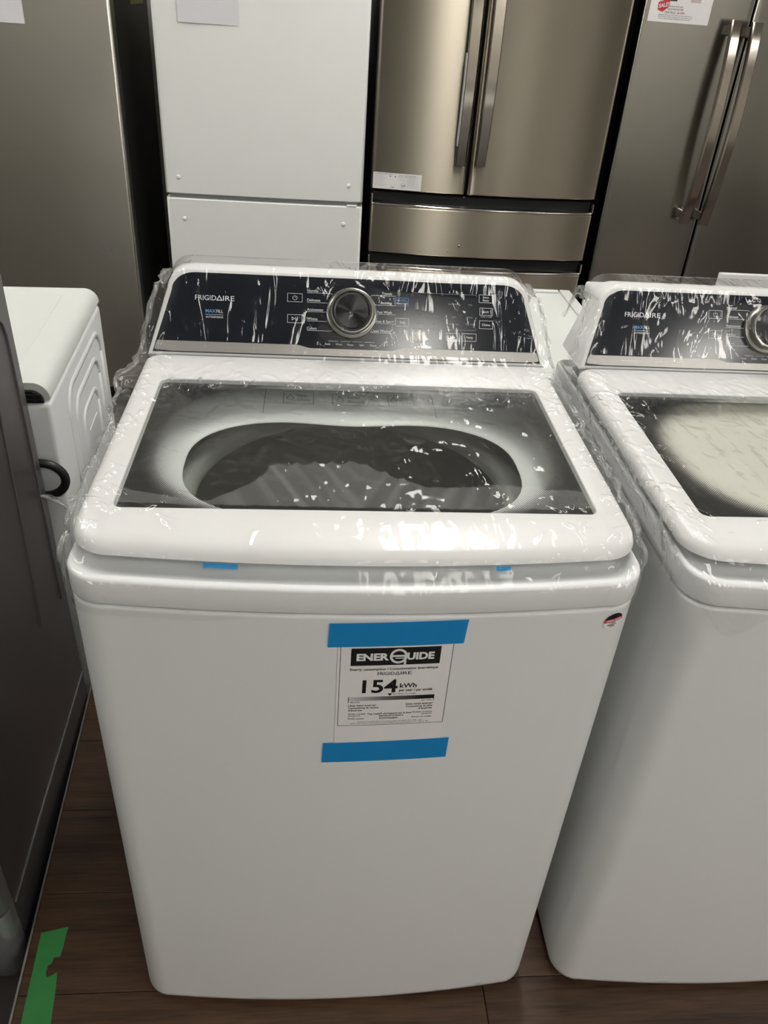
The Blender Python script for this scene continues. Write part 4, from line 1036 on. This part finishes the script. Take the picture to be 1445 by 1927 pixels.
for x, z in ((0.512, 0.683), (0.47, 0.662), (0.36, 0.655)):
    MB().lathe([(0.0045, 0), (0.0045, 0.002), (0.002, 0.003)], 14, False, True).build('dimple', 'chrome', fd, fn=lambda p: (x+p[0]*(1 if x > 0.5 else 0.55), fy(x)-p[2], z+p[1]*(1 if x > 0.5 else 0.55)))
def bar_handle(parent, x0, x1, z0, z1, ysurf, so0, so1, th, tw=0.0, name='handle', mat='handle'):
    """flat bar standing off the door by so0 at its ends and so1 at the middle"""
    rings = []; n = 24
    for i in range(n+1):
        f = i/n; z = z0+(z1-z0)*f; so = so0+(so1-so0)*math.sin(PI*f)**0.8
        k = 1-tw*(1-f); a = (x0+x1)/2; h = (x1-x0)/2*k
        y = ysurf-so
        e = 0.004
        rings.append([(a-h, y+th, z), (a-h, y+e, z), (a-h+e, y, z), (a+h-e, y, z), (a+h, y+e, z), (a+h, y+th, z)])
    o = MB().loft(rings).build(name, mat, parent, angle=40)
    for zz in (z0+0.012, z1-0.05):
        MB().rbox((x0+x1)/2-0.012, (x0+x1)/2+0.012, ysurf-so0, ysurf+0.012, zz, zz+0.035, 0.003, 1).build('handle_mount', mat, o)
    return o
hl = bar_handle(fd, 0.4555, 0.4985, 0.987, 1.66, YF-FB, 0.030, 0.062, 0.022, 0.10)
hr = bar_handle(fd, 0.5325, 0.5755, 0.989, 1.66, YF-FB, 0.030, 0.062, 0.022, 0.10)
# pale protective strips along the sides of the left handle
rings = []
for i in range(13):
    f = 0.105+0.45*i/12; z = 0.987+0.673*f; so = 0.030+0.032*math.sin(PI*f)**0.8; h = 0.0215*(1-0.1*(1-f)); a = 0.477; y = YF-FB-so
    rings.append([(a-h-0.0035, y+0.024, z), (a-h-0.0035, y+0.003, z), (a-h+0.001, y-0.001, z), (a-h+0.001, y+0.024, z)])
MB().loft(rings).build('foam_strip', 'foam', hl, smooth=False)
# french door leaflet
lb = thing('instruction_label', 'small white printed instruction label low on the bronze fridge door', 'label', (0, 0, 0))
lfn = lambda off: (lambda u, v: (u, fy(u)-off, v))
pm = MB(); quad(pm, 0.154, 0.340, 0.8815, 0.9405, lfn(0.0008), 12, 1); pm.build('label_sheet', 'paper', lb, smooth=False)
pr_ = MB(); F_ = lfn(0.0013)
ptx = lambda s_, a, b, z, h, bo=0.0: put_text(pr_, s_, 0.154+0.186*a, 0.154+0.186*b, 0.8815+0.059*z, 0.059*h, F_, bo)
ptx('DOOR REMOVAL INSTRUCTIONS', 0.03, 0.39, 0.90, 0.05, 0.03); ptx('INSTRUCTIONS POUR RETIRER', 0.53, 0.88, 0.86, 0.05, 0.03); ptx('LA PORTE', 0.53, 0.90, 0.78, 0.04, 0.03)
for (a, b, z0, z1) in ((0.03, 0.27, 0.10, 0.84), (0.54, 0.66, 0.55, 0.70), (0.70, 0.92, 0.12, 0.70)):
    z = z1
    while z > z0:
        ptx('remove the screws and lift the door off', a, b-random.choice((0, 0, 0.03, 0.06)), z, 0.028); z -= 0.062
pr_.build('label_print', 'print_grey', lb, smooth=False)
pd = MB()
for cx, cz in ((0.355, 0.80), (0.455, 0.79), (0.61, 0.24)):
    pd.add([F_(0.154+0.186*cx+0.0022*math.cos(q), 0.8815+0.059*cz+0.0022*math.sin(q)) for q in [2*PI*j/10 for j in range(10)]], [tuple(range(10))])
line(pd, [(0.154+0.186*0.38, 0.8815+0.059*0.16), (0.154+0.186*0.41, 0.8815+0.059*0.13), (0.154+0.186*0.44, 0.8815+0.059*0.16)], 0.0018, F_)
line(pd, [(0.154+0.186*0.63, 0.8815+0.059*0.26), (0.154+0.186*0.67, 0.8815+0.059*0.27)], 0.002, F_)
line(pd, arc_pts(0.154+0.186*0.62, 0.8815+0.059*0.25, 0.0085, 0, 2*PI, 20), 0.0006, F_)
pd.build('label_drawing', 'print_black', lb, smooth=False)

# right: dark smooth steel side by side fridge
rf = thing('refrigerator', 'dark smooth steel refrigerator with two arched bar handles and a sale sheet', 'refrigerator', (0, 0, 0))
bowed_slab(1.0865, 1.4800, 0.0, 1.74, YF, 0.07, 0.014, 0.006, c=1.4835, hw=0.40).build('left_door', 'steel_right', rf, angle=40)
bowed_slab(1.4870, 1.8800, 0.0, 1.74, YF, 0.07, 0.014, 0.006, c=1.4835, hw=0.40).build('right_door', 'steel_right', rf, angle=40)
MB().rbox(1.0900, 1.8770, YF+0.072, YF+0.72, FLOOR+0.0005, 1.73, 0.004, 1).build('cabinet', 'dark_side', rf)
MB().rbox(1.10, 1.87, YF+0.060, YF+0.074, 0.0, 1.73, 0.002, 1).build('door_gasket', 'dark_void', rf)
h0 = bar_handle(rf, 1.388, 1.425, 0.820, 1.516, YF-0.013, 0.058, 0.100, 0.020)
h1 = bar_handle(rf, 1.466, 1.503, 0.818, 1.514, YF-0.014, 0.058, 0.100, 0.020)
ps = thing('price_sheet', 'white price sheet with a red sale tag on the dark steel fridge', 'price sheet', (0, 0, 0))
ry = lambda x: YF-0.014*(1-((x-1.4835)/0.40)**2)
pfn = lambda off: (lambda u, v: (u, ry(u)-off, v+(u-1.215)*-0.006))
pm = MB(); quad(pm, 1.104, 1.325, 1.493, 1.72, pfn(0.0012), 8, 1); pm.build('sheet_paper', 'paper', ps, smooth=False)
k_ = MB(); q_ = pfn(0.0018)
put_text(k_, 'ORIGINAL PRICE: $2699', 1.172, 1.222, 1.5395, 0.0042, q_, 0.0)
put_text(k_, 'SALE PRICE:$1999', 1.168, 1.225, 1.5310, 0.0048, q_, 0.01)
put_text(k_, 'OUR PRICE:', 1.160, 1.200, 1.5200, 0.0068, q_, 0.0)
put_text(k_, 'Appliances marked as "Open Box" and "Scratch & Dent" are', 1.140, 1.262, 1.5140, 0.0026, q_, 0.01)
put_text(k_, 'offered in fully working condition, and it may include various', 1.138, 1.263, 1.5085, 0.0026, q_, 0.01)
put_text(k_, 'levels of cosmetic damage, ranging from minor to major.', 1.142, 1.257, 1.5030, 0.0026, q_, 0.01)
k_.build('black_print', 'print_black', ps, smooth=False)
k_ = MB(); put_text(k_, '$1699', 1.205, 1.231, 1.5200, 0.0068, q_, 0.01)
k_.add([q_(*p) for p in ((1.131, 1.552), (1.171, 1.5625), (1.172, 1.5405), (1.152, 1.5235), (1.133, 1.5285))], [(0, 4, 3, 2, 1)])
k_.build('red_print', 'print_red', ps, smooth=False)
k_ = MB(); put_text(k_, 'SALE!', 1.135, 1.169, 1.5375, 0.0125, pfn(0.0022), 0.02, rot=0.22); k_.build('white_print', 'print_white', ps, smooth=False)
k_ = MB(); quad(k_, 1.131, 1.196, 1.5575, 1.60, pfn(0.0016)); k_.build('dark_picture', 'print_black', ps, smooth=False)
k_ = MB(); quad(k_, 1.245, 1.282, 1.5575, 1.60, pfn(0.0016)); k_.build('pink_picture', 'print_pink', ps, smooth=False)
